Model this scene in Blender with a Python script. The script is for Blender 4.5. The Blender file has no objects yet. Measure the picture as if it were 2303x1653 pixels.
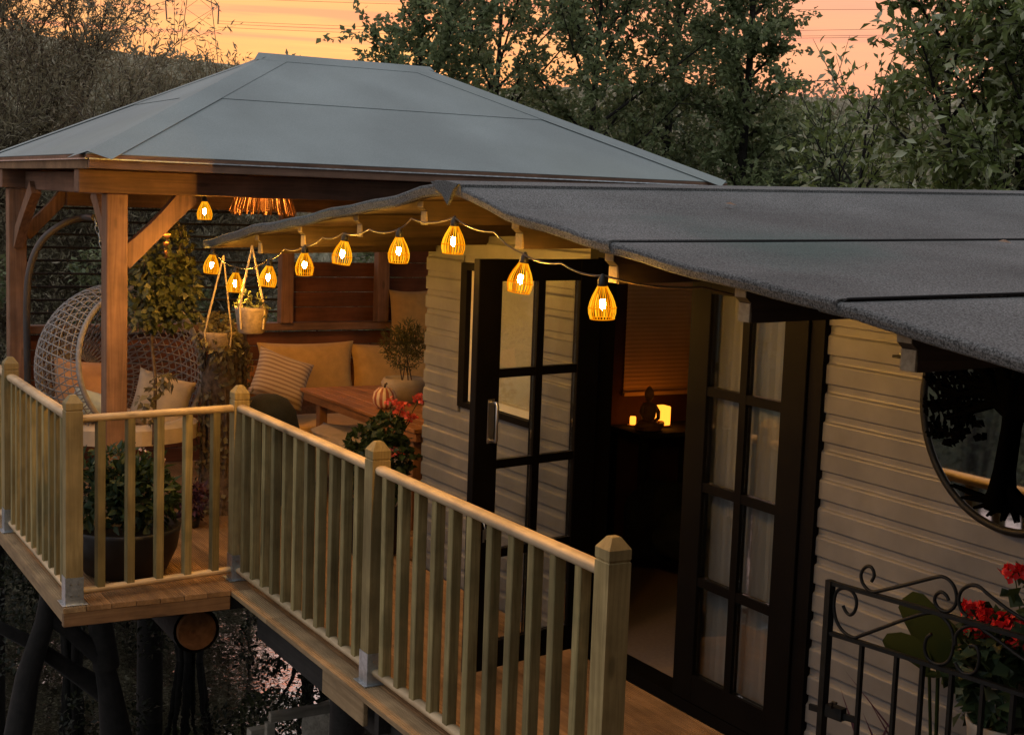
import bpy, bmesh, math, random
import numpy as np
from mathutils import Vector, Matrix, Quaternion
random.seed(7)
rng = np.random.default_rng(7)
R = math.radians
PI = math.pi
SC = bpy.context.scene
COL = SC.collection

# ------------------------------------------------------------------ camera
PW, PH, PF = 2303.0, 1653.0, 3231.2            # photograph size and focal length in its pixels
YAW, PIT, ROL = 1.0573, 0.1171, 0.036
CAM = np.array([7.8705, -2.6243, 2.2639])
_fw = np.array([-math.sin(YAW) * math.cos(PIT), math.cos(YAW) * math.cos(PIT), -math.sin(PIT)])
_r = np.cross(_fw, [0, 0, 1.0]); _r /= np.linalg.norm(_r)
_u = np.cross(_r, _fw)
_r, _u = math.cos(ROL) * _r + math.sin(ROL) * _u, -math.sin(ROL) * _r + math.cos(ROL) * _u
cd = bpy.data.cameras.new('camera')
cam = bpy.data.objects.new('camera', cd); COL.objects.link(cam)
cd.sensor_width = 36.0
cd.lens = PF / PW * 36.0
cd.clip_start = 0.05
cd.clip_end = 3000
m = Matrix(((_r[0], _u[0], -_fw[0], CAM[0]), (_r[1], _u[1], -_fw[1], CAM[1]), (_r[2], _u[2], -_fw[2], CAM[2]), (0, 0, 0, 1)))
cam.matrix_world = m
SC.camera = cam


def ray(x, y):
    return _fw + _r * (x - PW / 2) / PF - _u * (y - PH / 2) / PF


def at(x, y, axis, val):
    """photo pixel -> the point of its sight line on a plane x / y / z = val"""
    d = ray(x, y)
    return CAM + d * ((val - CAM[axis]) / d[axis])


def far(x, y, t):
    return CAM + ray(x, y) * t


# ------------------------------------------------------------------ sky, sun, exposure
SUN_AZ = math.atan2(0.367, -0.933)             # towards the sunset, behind the gazebo
SUN_EL = R(3.0)
world = bpy.data.worlds.new('World'); SC.world = world
world.use_nodes = True
nt = world.node_tree; N = nt.nodes; L = nt.links
N.clear()


def nd(tree, t, **kw):
    n = tree.nodes.new(t)
    for k, v in kw.items():
        if k == 'inp':
            for a, b in v.items():
                n.inputs[a].default_value = b
        else:
            setattr(n, k, v)
    return n


def ramp(tree, stops, interp='LINEAR'):
    n = tree.nodes.new('ShaderNodeValToRGB')
    e = n.color_ramp.elements
    n.color_ramp.interpolation = interp
    while len(e) > 1:
        e.remove(e[-1])
    for i, (p, c) in enumerate(stops):
        el = e[0] if i == 0 else e.new(p)
        el.position = p
        el.color = (c[0], c[1], c[2], 1)
    return n


def math_(tree, op, a, b=None, c=None):
    n = tree.nodes.new('ShaderNodeMath'); n.operation = op
    for i, q in enumerate((a, b, c)):
        if q is None:
            continue
        if hasattr(q, 'is_output') or hasattr(q, 'links'):
            tree.links.new(q, n.inputs[i])
        else:
            n.inputs[i].default_value = q
    return n.outputs[0]


def mixc(tree, f, a, b, mode='MIX'):
    n = tree.nodes.new('ShaderNodeMix'); n.data_type = 'RGBA'; n.blend_type = mode
    for k, q in ((0, f), (6, a), (7, b)):
        if hasattr(q, 'links'):
            tree.links.new(q, n.inputs[k])
        elif k == 0:
            n.inputs[k].default_value = q
        else:
            n.inputs[k].default_value = (q[0], q[1], q[2], 1)
    return n.outputs[2]


tc = nd(nt, 'ShaderNodeTexCoord')
sep = nd(nt, 'ShaderNodeSeparateXYZ'); L.new(tc.outputs['Generated'], sep.inputs[0])
vx, vy, vz = sep.outputs
zc = math_(nt, 'MAXIMUM', vz, 0.0)
warm = ramp(nt, [(0, (.95, .30, .12)), (.075, (.95, .30, .12)), (.09, (.97, .40, .15)), (.105, (1.0, .45, .17)), (.125, (1.0, .43, .17)), (.145, (.98, .37, .22)),
                 (.20, (.95, .50, .38)), (.36, (.86, .74, .70)), (.6, (.86, .88, .92)), (1, (.86, .93, 1.0))])
cool = ramp(nt, [(0, (.92, .89, .92)), (.2, (.93, .92, .96)), (.6, (.84, .88, .93)), (1, (.86, .93, 1.0))])
L.new(zc, warm.inputs[0]); L.new(zc, cool.inputs[0])
al = math_(nt, 'ADD', math_(nt, 'MULTIPLY', vx, math.cos(SUN_AZ)), math_(nt, 'MULTIPLY', vy, math.sin(SUN_AZ)))
mr = nd(nt, 'ShaderNodeMapRange', interpolation_type='SMOOTHSTEP', inp={1: -0.3, 2: 0.85})
L.new(al, mr.inputs[0])
base = mixc(nt, mr.outputs[0], cool.outputs[0], warm.outputs[0])
mp = nd(nt, 'ShaderNodeMapping', inp={'Scale': (2.4, 2.4, 62.0), 'Rotation': (0.02, 0.03, 0)})
L.new(tc.outputs['Generated'], mp.inputs[0])
cn = nd(nt, 'ShaderNodeTexNoise', inp={'Scale': 1.6, 'Detail': 6.0, 'Roughness': .58, 'Distortion': .6})
L.new(mp.outputs[0], cn.inputs['Vector'])
cm = nd(nt, 'ShaderNodeMapRange', interpolation_type='SMOOTHSTEP', inp={1: .46, 2: .64})
L.new(cn.outputs[0], cm.inputs[0])
streak = mixc(nt, math_(nt, 'MULTIPLY', cm.outputs[0], .95), base, mixc(nt, mr.outputs[0], (.70, .70, .76), (.98, .30, .17)))
hi = nd(nt, 'ShaderNodeMapRange', interpolation_type='SMOOTHSTEP', inp={1: .30, 2: .42, 3: .65, 4: 0})
L.new(cn.outputs[0], hi.inputs[0])
streak = mixc(nt, math_(nt, 'MULTIPLY', hi.outputs[0], mr.outputs[0]), streak, (1.0, .55, .19))
skyt = nd(nt, 'ShaderNodeTexSky', sky_type='NISHITA', sun_disc=False)
skyt.sun_elevation = SUN_EL
skyt.sun_rotation = math.atan2(math.cos(SUN_AZ), math.sin(SUN_AZ))
pk = nd(nt, 'ShaderNodeMapRange', interpolation_type='SMOOTHSTEP', inp={1: .42, 2: .72, 4: .6}); L.new(vy, pk.inputs[0])
lo_ = nd(nt, 'ShaderNodeMapRange', interpolation_type='SMOOTHSTEP', inp={1: .16, 2: .30, 3: 1, 4: 0}); L.new(vz, lo_.inputs[0])
streak = mixc(nt, math_(nt, 'MULTIPLY', math_(nt, 'MULTIPLY', pk.outputs[0], lo_.outputs[0]), mr.outputs[0]), streak, (1.0, .42, .30))
bg1 = nd(nt, 'ShaderNodeBackground', inp={1: .012}); L.new(skyt.outputs[0], bg1.inputs[0])
bg2 = nd(nt, 'ShaderNodeBackground', inp={1: 1.08}); L.new(streak, bg2.inputs[0])
ad = nd(nt, 'ShaderNodeAddShader'); L.new(bg1.outputs[0], ad.inputs[0]); L.new(bg2.outputs[0], ad.inputs[1])
wo = nd(nt, 'ShaderNodeOutputWorld'); L.new(ad.outputs[0], wo.inputs[0])

sd = bpy.data.lights.new('sun', 'SUN'); sd.energy = 0.35; sd.angle = R(14); sd.color = (1, .62, .36)
sun = bpy.data.objects.new('sun', sd); COL.objects.link(sun)
sdir = Vector((math.cos(SUN_AZ) * math.cos(SUN_EL), math.sin(SUN_AZ) * math.cos(SUN_EL), math.sin(SUN_EL)))
sun.rotation_euler = sdir.to_track_quat('Z', 'Y').to_euler()

SC.view_settings.view_transform = 'Standard'
SC.view_settings.look = 'None'
SC.view_settings.exposure = 0.0
SC.view_settings.gamma = 1.0
SC.view_settings.use_curve_mapping = False
SC.cycles.use_denoising = True
SC.cycles.max_bounces = 8
SC.cycles.transparent_max_bounces = 16
SC.cycles.sample_clamp_indirect = 3.0
SC.cycles.caustics_reflective = False
SC.cycles.caustics_refractive = False

# ------------------------------------------------------------------ materials
MATS = {}


def newmat(name):
    mt = bpy.data.materials.new(name); mt.use_nodes = True
    t = mt.node_tree; t.nodes.clear()
    out = t.nodes.new('ShaderNodeOutputMaterial')
    b = t.nodes.new('ShaderNodeBsdfPrincipled')
    t.links.new(b.outputs[0], out.inputs[0])
    MATS[name] = mt
    return mt, t, b, out


def wood(name, c1, c2, axis=2, scale=1.0, rough=.72, knots=.5, bump=.25, var=.16, stain=None, spec=.3):
    mt, t, b, out = newmat(name)
    tcx = t.nodes.new('ShaderNodeTexCoord')
    oi = t.nodes.new('ShaderNodeObjectInfo')
    off = t.nodes.new('ShaderNodeVectorMath'); off.operation = 'ADD'
    cmb = t.nodes.new('ShaderNodeCombineXYZ')
    for i in range(3):
        t.links.new(math_(t, 'MULTIPLY', oi.outputs['Random'], 37.0 + 11 * i), cmb.inputs[i])
    t.links.new(tcx.outputs['Object'], off.inputs[0]); t.links.new(cmb.outputs[0], off.inputs[1])
    s = [34.0 * scale] * 3; s[axis] = 1.7 * scale
    mpp = nd(t, 'ShaderNodeMapping', inp={'Scale': tuple(s)}); t.links.new(off.outputs[0], mpp.inputs[0])
    n1 = nd(t, 'ShaderNodeTexNoise', inp={'Scale': 1.0, 'Detail': 5.0, 'Roughness': .6, 'Distortion': 1.2})
    t.links.new(mpp.outputs[0], n1.inputs['Vector'])
    rp = ramp(t, [(.30, c1), (.68, c2)]); t.links.new(n1.outputs[0], rp.inputs[0])
    n2 = nd(t, 'ShaderNodeTexNoise', inp={'Scale': 3.2, 'Detail': 4.0, 'Roughness': .6}); t.links.new(off.outputs[0], n2.inputs['Vector'])
    blot = nd(t, 'ShaderNodeMapRange', inp={1: .32, 2: .72, 3: .60, 4: 1.22}); t.links.new(n2.outputs[0], blot.inputs[0])
    v = nd(t, 'ShaderNodeHueSaturation')
    t.links.new(rp.outputs[0], v.inputs['Color'])
    vv = math_(t, 'ADD', math_(t, 'MULTIPLY', oi.outputs['Random'], 2 * var), 1.0 - var)
    t.links.new(math_(t, 'MULTIPLY', vv, blot.outputs[0]), v.inputs['Value'])
    col = v.outputs[0]
    if stain:
        n3 = nd(t, 'ShaderNodeTexNoise', inp={'Scale': 5.0, 'Detail': 3.0}); t.links.new(off.outputs[0], n3.inputs['Vector'])
        sm = nd(t, 'ShaderNodeMapRange', interpolation_type='SMOOTHSTEP', inp={1: .5, 2: .68}); t.links.new(n3.outputs[0], sm.inputs[0])
        col = mixc(t, math_(t, 'MULTIPLY', sm.outputs[0], .6), col, stain)
    if knots:
        ks = [7.5] * 3; ks[axis] = 2.6
        km = nd(t, 'ShaderNodeMapping', inp={'Scale': tuple(ks)}); t.links.new(off.outputs[0], km.inputs[0])
        vo = nd(t, 'ShaderNodeTexVoronoi', inp={'Scale': 1.0}); t.links.new(km.outputs[0], vo.inputs['Vector'])
        kr = nd(t, 'ShaderNodeMapRange', interpolation_type='SMOOTHSTEP', inp={1: .05, 2: .15, 3: 1, 4: 0}); t.links.new(vo.outputs['Distance'], kr.inputs[0])
        col = mixc(t, math_(t, 'MULTIPLY', kr.outputs[0], knots), col, tuple(q * .28 for q in c1))
    t.links.new(col, b.inputs['Base Color'])
    b.inputs['Roughness'].default_value = rough
    b.inputs['Specular IOR Level'].default_value = spec
    bp = nd(t, 'ShaderNodeBump', inp={'Strength': bump, 'Distance': .004}); t.links.new(n1.outputs[0], bp.inputs['Height'])
    t.links.new(bp.outputs[0], b.inputs['Normal'])
    return mt


def plain(name, c, rough=.6, metal=0., noise=.2, nscale=8., bump=0., bscale=120., spec=.4, c2=None, sheen=0.):
    mt, t, b, out = newmat(name)
    tcx = t.nodes.new('ShaderNodeTexCoord')
    n1 = nd(t, 'ShaderNodeTexNoise', inp={'Scale': nscale, 'Detail': 6.0, 'Roughness': .6}); t.links.new(tcx.outputs['Object'], n1.inputs['Vector'])
    a = tuple(q * (1 - noise) for q in c); bb = c2 or tuple(min(1, q * (1 + noise)) for q in c)
    rp = ramp(t, [(.32, a), (.68, bb)]); t.links.new(n1.outputs[0], rp.inputs[0])
    t.links.new(rp.outputs[0], b.inputs['Base Color'])
    b.inputs['Roughness'].default_value = rough; b.inputs['Metallic'].default_value = metal
    b.inputs['Specular IOR Level'].default_value = spec
    if sheen:
        b.inputs['Sheen Weight'].default_value = sheen
    if bump:
        n2 = nd(t, 'ShaderNodeTexNoise', inp={'Scale': bscale, 'Detail': 3.0}); t.links.new(tcx.outputs['Object'], n2.inputs['Vector'])
        bp = nd(t, 'ShaderNodeBump', inp={'Strength': bump, 'Distance': .004}); t.links.new(n2.outputs[0], bp.inputs['Height'])
        t.links.new(bp.outputs[0], b.inputs['Normal'])
    return mt


def leafmat(name, c1, c2, c3=None, rough=.5, trans=.35, p3=.9):
    mt, t, b, out = newmat(name)
    g = t.nodes.new('ShaderNodeNewGeometry')
    st = [(0, c1), (p3 if c3 else 1, c2)]
    if c3:
        st.append((1, c3))
    rp = ramp(t, st); t.links.new(g.outputs['Random Per Island'], rp.inputs[0])
    t.links.new(rp.outputs[0], b.inputs['Base Color'])
    b.inputs['Roughness'].default_value = rough
    b.inputs['Specular IOR Level'].default_value = .35
    tr = t.nodes.new('ShaderNodeBsdfTranslucent'); t.links.new(rp.outputs[0], tr.inputs[0])
    mx = t.nodes.new('ShaderNodeMixShader'); mx.inputs[0].default_value = trans
    t.links.new(b.outputs[0], mx.inputs[1]); t.links.new(tr.outputs[0], mx.inputs[2]); t.links.new(mx.outputs[0], out.inputs[0])
    return mt


def emis(name, c, s, base=(.4, .2, .05)):
    mt, t, b, out = newmat(name)
    b.inputs['Base Color'].default_value = (*base, 1)
    b.inputs['Emission Color'].default_value = (*c, 1)
    b.inputs['Emission Strength'].default_value = s
    return mt


def glassmat(name, refl=.07, tint=(.96, .97, .96)):
    mt, t, b, out = newmat(name)
    t.nodes.remove(b)
    tr = nd(t, 'ShaderNodeBsdfTransparent', inp={0: (*tint, 1)})
    gl = nd(t, 'ShaderNodeBsdfGlossy', inp={'Roughness': .02})
    fr = nd(t, 'ShaderNodeFresnel', inp={0: 1.45})
    mx = t.nodes.new('ShaderNodeMixShader')
    t.links.new(math_(t, 'ADD', math_(t, 'MULTIPLY', fr.outputs[0], .4), refl - .055), mx.inputs[0])
    t.links.new(tr.outputs[0], mx.inputs[1]); t.links.new(gl.outputs[0], mx.inputs[2]); t.links.new(mx.outputs[0], out.inputs[0])
    return mt


def speckle(name, c1, c2, scale=260., tint=None, bump=.5, rough=.9, patch=.25):
    """mineral felt: fine pale grit over a dark sheet, with broad soft patches of algae"""
    mt, t, b, out = newmat(name)
    tcx = t.nodes.new('ShaderNodeTexCoord')
    n1 = nd(t, 'ShaderNodeTexNoise', inp={'Scale': scale, 'Detail': 2.5, 'Roughness': .7}); t.links.new(tcx.outputs['Object'], n1.inputs['Vector'])
    rp = ramp(t, [(.36, c1), (.66, c2)]); t.links.new(n1.outputs[0], rp.inputs[0])
    n2 = nd(t, 'ShaderNodeTexNoise', inp={'Scale': 1.3, 'Detail': 5.0}); t.links.new(tcx.outputs['Object'], n2.inputs['Vector'])
    f = nd(t, 'ShaderNodeMapRange', inp={1: .35, 2: .7, 3: 1 - patch, 4: 1 + patch}); t.links.new(n2.outputs[0], f.inputs[0])
    v = nd(t, 'ShaderNodeHueSaturation'); t.links.new(rp.outputs[0], v.inputs['Color']); t.links.new(f.outputs[0], v.inputs['Value'])
    col = v.outputs[0]
    if tint:
        n3 = nd(t, 'ShaderNodeTexNoise', inp={'Scale': .55, 'Detail': 3.0}); t.links.new(tcx.outputs['Object'], n3.inputs['Vector'])
        s3 = nd(t, 'ShaderNodeMapRange', interpolation_type='SMOOTHSTEP', inp={1: .5, 2: .68, 4: .55}); t.links.new(n3.outputs[0], s3.inputs[0])
        col = mixc(t, s3.outputs[0], col, tint)
    t.links.new(col, b.inputs['Base Color'])
    b.inputs['Roughness'].default_value = rough
    b.inputs['Specular IOR Level'].default_value = .25
    bp = nd(t, 'ShaderNodeBump', inp={'Strength': bump, 'Distance': .003}); t.links.new(n1.outputs[0], bp.inputs['Height'])
    t.links.new(bp.outputs[0], b.inputs['Normal'])
    return mt


POST = wood('treated_post', (.225, .166, .064), (.365, .277, .122), 2, 1, stain=(.21, .155, .065))
BALU = wood('treated_baluster', (.178, .140, .054), (.335, .264, .115), 2, 1.2, var=.3, stain=(.17, .145, .06))
RAILX = wood('pale_rail_x', (.46, .33, .18), (.60, .46, .28), 0, 1, rough=.55, var=.06, knots=.8)
RAILY = wood('pale_rail_y', (.40, .30, .15), (.55, .42, .25), 1, 1, rough=.55, var=.06)
DECKW = wood('deck_board', (.22, .125, .055), (.36, .215, .10), 0, 1, rough=.75, var=.14)
DECKE = wood('deck_edge_board', (.25, .165, .08), (.40, .275, .145), 0, 1, rough=.7, var=.06)
FASC = wood('fascia_wood', (.15, .085, .042), (.25, .15, .075), 1, 1, rough=.8, var=.05)
GAZV = wood('gazebo_post', (.145, .075, .042), (.28, .15, .086), 2, .8, rough=.65, var=.05)
GAZX = wood('gazebo_beam_x', (.115, .062, .038), (.20, .112, .07), 0, .8, rough=.65, var=.05)
GAZY = wood('gazebo_beam_y', (.115, .062, .038), (.20, .112, .07), 1, .8, rough=.65, var=.05)
TEAK = wood('teak', (.25, .105, .035), (.40, .18, .065), 0, 1, rough=.5, var=.05, knots=.2)
TEAKV = wood('teak_upright', (.22, .10, .04), (.34, .16, .065), 2, 1, rough=.5, var=.05, knots=.2)
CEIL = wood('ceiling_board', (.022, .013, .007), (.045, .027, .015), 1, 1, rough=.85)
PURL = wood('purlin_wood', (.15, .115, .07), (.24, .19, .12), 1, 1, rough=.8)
LOGE = wood('log_end', (.20, .09, .035), (.36, .17, .07), 0, .4, rough=.8)
OLDW = wood('weathered_timber', (.25, .23, .18), (.42, .39, .32), 1, 1, rough=.85)
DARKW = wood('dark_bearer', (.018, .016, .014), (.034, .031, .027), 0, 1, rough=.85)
SIDE = plain('siding_paint', (.160, .160, .155), .42, noise=.18, nscale=4, bump=.12, bscale=60)
BLACK = plain('black_brown_paint', (.0028, .0023, .002), .6, noise=.3, nscale=6, bump=.06, bscale=40, spec=.09)
IRON = plain('wrought_iron', (.008, .009, .009), .5, noise=.4, nscale=25, bump=.15, bscale=150, spec=.2)
GALV = plain('galvanised_steel', (.42, .46, .48), .42, metal=.75, noise=.3, nscale=30)
CHROME = plain('satin_chrome', (.6, .58, .55), .28, metal=1., noise=.05)
FELT = speckle('roof_felt', (.026, .029, .029), (.19, .197, .194), 165., tint=(.05, .10, .09))
FELTE = speckle('roof_felt_edge', (.05, .05, .05), (.12, .12, .12), 90.)
GROOF = speckle('gazebo_felt', (.175, .205, .205), (.225, .255, .252), 150., tint=(.20, .228, .212), bump=.15, patch=.12)
GSEAM = plain('gazebo_felt_seam', (.19, .215, .23), .85)
CREAM = plain('cream_blind', (.62, .57, .42), .8, noise=.05)
OCHRE = plain('ochre_canvas', (.45, .27, .085), .9, noise=.12, nscale=14, bump=.3, bscale=300, sheen=.2)
GREYC = plain('grey_cushion', (.30, .255, .215), .92, noise=.12, nscale=14, bump=.3, bscale=300)
PEACH = plain('peach_canvas', (.55, .30, .16), .92, noise=.1, nscale=12, bump=.3, bscale=300)
BEIGE = plain('beige_canvas', (.50, .40, .29), .92, noise=.1, nscale=12, bump=.3, bscale=300)
BLUEB = plain('pale_blue_throw', (.42, .50, .54), .95, noise=.1, bump=.4, bscale=200)
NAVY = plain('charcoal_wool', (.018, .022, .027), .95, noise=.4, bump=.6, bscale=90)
RATT = plain('grey_rattan', (.27, .24, .215), .6, noise=.2, nscale=30)
STANDM = plain('stand_tube', (.05, .04, .035), .5, noise=.2)
STRAW = plain('straw_shade', (.16, .075, .025), .8, noise=.3, nscale=40)
ROPE = plain('cotton_rope', (.50, .38, .24), .95, noise=.2, nscale=60, bump=.4)
BASK = plain('woven_basket', (.30, .22, .15), .9, noise=.3, nscale=40, bump=.6, bscale=160)
POTD = plain('dark_planter', (.011, .010, .010), .5, noise=.3)
POTG = plain('stone_pot', (.33, .28, .22), .85, noise=.2, bump=.3)
TERRA = plain('terracotta', (.33, .13, .06), .85, noise=.2, bump=.2)
SOIL = plain('soil', (.03, .022, .016), .95, noise=.4, nscale=30, bump=.6)
BARK = plain('bark', (.075, .052, .036), .95, noise=.45, nscale=22, bump=1.0, bscale=45, c2=(.17, .12, .085))
BARKD = plain('dark_bark', (.014, .012, .010), .95, noise=.4, nscale=14, bump=.8, bscale=40)
TWIG = plain('twig', (.07, .05, .035), .9, noise=.3)
LANT = emis('lantern_glow', (1.0, .30, .025), 2.6, (.6, .35, .1))
BULB = emis('bulb_glow', (1.0, .46, .05), 3000.0)
RIBG = emis('lit_amber_shade', (1.0, .34, .012), 1.3, (.5, .2, .03))
RIBL = emis('lit_amber_rib', (1.0, .36, .006), 1.15, (.0006, .0002, .00005))
RIBL.node_tree.nodes['Principled BSDF'].inputs['Specular IOR Level'].default_value = 0.0
SHADEW = plain('dark_socket', (.02, .018, .015), .5)
CABLE = plain('brown_cable', (.05, .034, .02), .45, noise=.1)
GLASS = glassmat('door_glass')
VOILE, _t, _b, _o = newmat('grey_voile')
_b.inputs['Base Color'].default_value = (.30, .30, .295, 1); _b.inputs['Roughness'].default_value = .9
_tr = nd(_t, 'ShaderNodeBsdfTranslucent', inp={0: (.34, .33, .31, 1)})
_mx = nd(_t, 'ShaderNodeMixShader', inp={0: .15}); _t.links.new(_b.outputs[0], _mx.inputs[1]); _t.links.new(_tr.outputs[0], _mx.inputs[2])
_t.links.new(_mx.outputs[0], _o.inputs[0])
MATB = plain('matt_black_metal', (.0015, .0015, .0015), .8, spec=.0)
MIRR = plain('mirror_silver', (.55, .56, .55), .03, metal=1., noise=.01)
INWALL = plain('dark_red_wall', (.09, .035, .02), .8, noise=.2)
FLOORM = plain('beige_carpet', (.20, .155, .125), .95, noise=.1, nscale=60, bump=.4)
PLEAT = plain('pleated_blind', (.75, .46, .20), .85, noise=.04)
BRASSY = plain('dark_bronze', (.50, .26, .10), .5, metal=.2, noise=.3)
COPPER = plain('copper', (.75, .32, .14), .35, metal=.9, noise=.1)
PANELW = wood('brown_panel', (.085, .030, .014), (.14, .052, .024), 1, .6, rough=.8, var=.08, knots=.2)
STRIPE, _t, _b, _o = newmat('striped_canvas')
_tc = _t.nodes.new('ShaderNodeTexCoord')
_wv = nd(_t, 'ShaderNodeTexWave', wave_type='BANDS', bands_direction='Z', inp={'Scale': 9.0, 'Distortion': .6, 'Detail': 1.0})
_t.links.new(_tc.outputs['Object'], _wv.inputs['Vector'])
_rp = ramp(_t, [(.25, (.24, .16, .11)), (.5, (.42, .33, .245))]); _t.links.new(_wv.outputs[0], _rp.inputs[0]); _t.links.new(_rp.outputs[0], _b.inputs['Base Color'])
_b.inputs['Roughness'].default_value = .9
PUMP, _t, _b, _o = newmat('striped_gourd')
_tc = _t.nodes.new('ShaderNodeTexCoord')
_sp = _t.nodes.new('ShaderNodeSeparateXYZ'); _t.links.new(_tc.outputs['Object'], _sp.inputs[0])
_an = math_(_t, 'ARCTAN2', _sp.outputs[1], _sp.outputs[0])
_sn = math_(_t, 'SINE', math_(_t, 'MULTIPLY', _an, 11.0))
_rp = ramp(_t, [(.4, (.33, .09, .04)), (.6, (.72, .55, .36))]); _t.links.new(math_(_t, 'ADD', math_(_t, 'MULTIPLY', _sn, .5), .5), _rp.inputs[0])
_t.links.new(_rp.outputs[0], _b.inputs['Base Color']); _b.inputs['Roughness'].default_value = .5
LF_WIL = leafmat('willow_leaf', (.15, .13, .075), (.26, .23, .14), (.40, .35, .25), p3=.8, trans=.5)
LF_ALD = leafmat('alder_leaf', (.12, .155, .07), (.22, .27, .125), (.38, .40, .24), p3=.85, trans=.58)
LF_SAL = leafmat('sallow_leaf', (.105, .14, .045), (.23, .29, .095), (.60, .63, .46), p3=.66, trans=.5)
LF_DRK = leafmat('bush_leaf', (.065, .088, .04), (.15, .18, .082), (.24, .26, .13), p3=.88)
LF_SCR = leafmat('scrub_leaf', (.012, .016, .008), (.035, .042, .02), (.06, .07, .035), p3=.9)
LF_OLV = leafmat('olive_leaf', (.06, .062, .02), (.13, .12, .035))
LF_IVY = leafmat('ivy_leaf', (.06, .075, .03), (.14, .15, .07), (.32, .31, .17), p3=.85)
LF_POT = leafmat('potted_leaf', (.020, .040, .018), (.05, .085, .035), (.16, .20, .13), p3=.88)
LF_DRY = leafmat('trailing_leaf', (.13, .11, .06), (.24, .21, .12))
LF_PINKISH = leafmat('pale_leaf', (.35, .22, .14), (.60, .42, .30))
LF_PURP = leafmat('purple_leaf', (.05, .02, .035), (.12, .05, .08))
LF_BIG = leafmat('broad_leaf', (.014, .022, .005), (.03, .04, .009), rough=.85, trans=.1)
LF_BIG.node_tree.nodes['Principled BSDF'].inputs['Specular IOR Level'].default_value = .08
FL_RED = leafmat('red_petal', (.55, .008, .012), (.80, .03, .03), trans=.25)
FL_PINK = leafmat('pink_petal', (.60, .07, .06), (.85, .17, .14), trans=.25)
FL_PALE = leafmat('pale_pink_petal', (.75, .50, .48), (.9, .68, .66), trans=.25)


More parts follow.
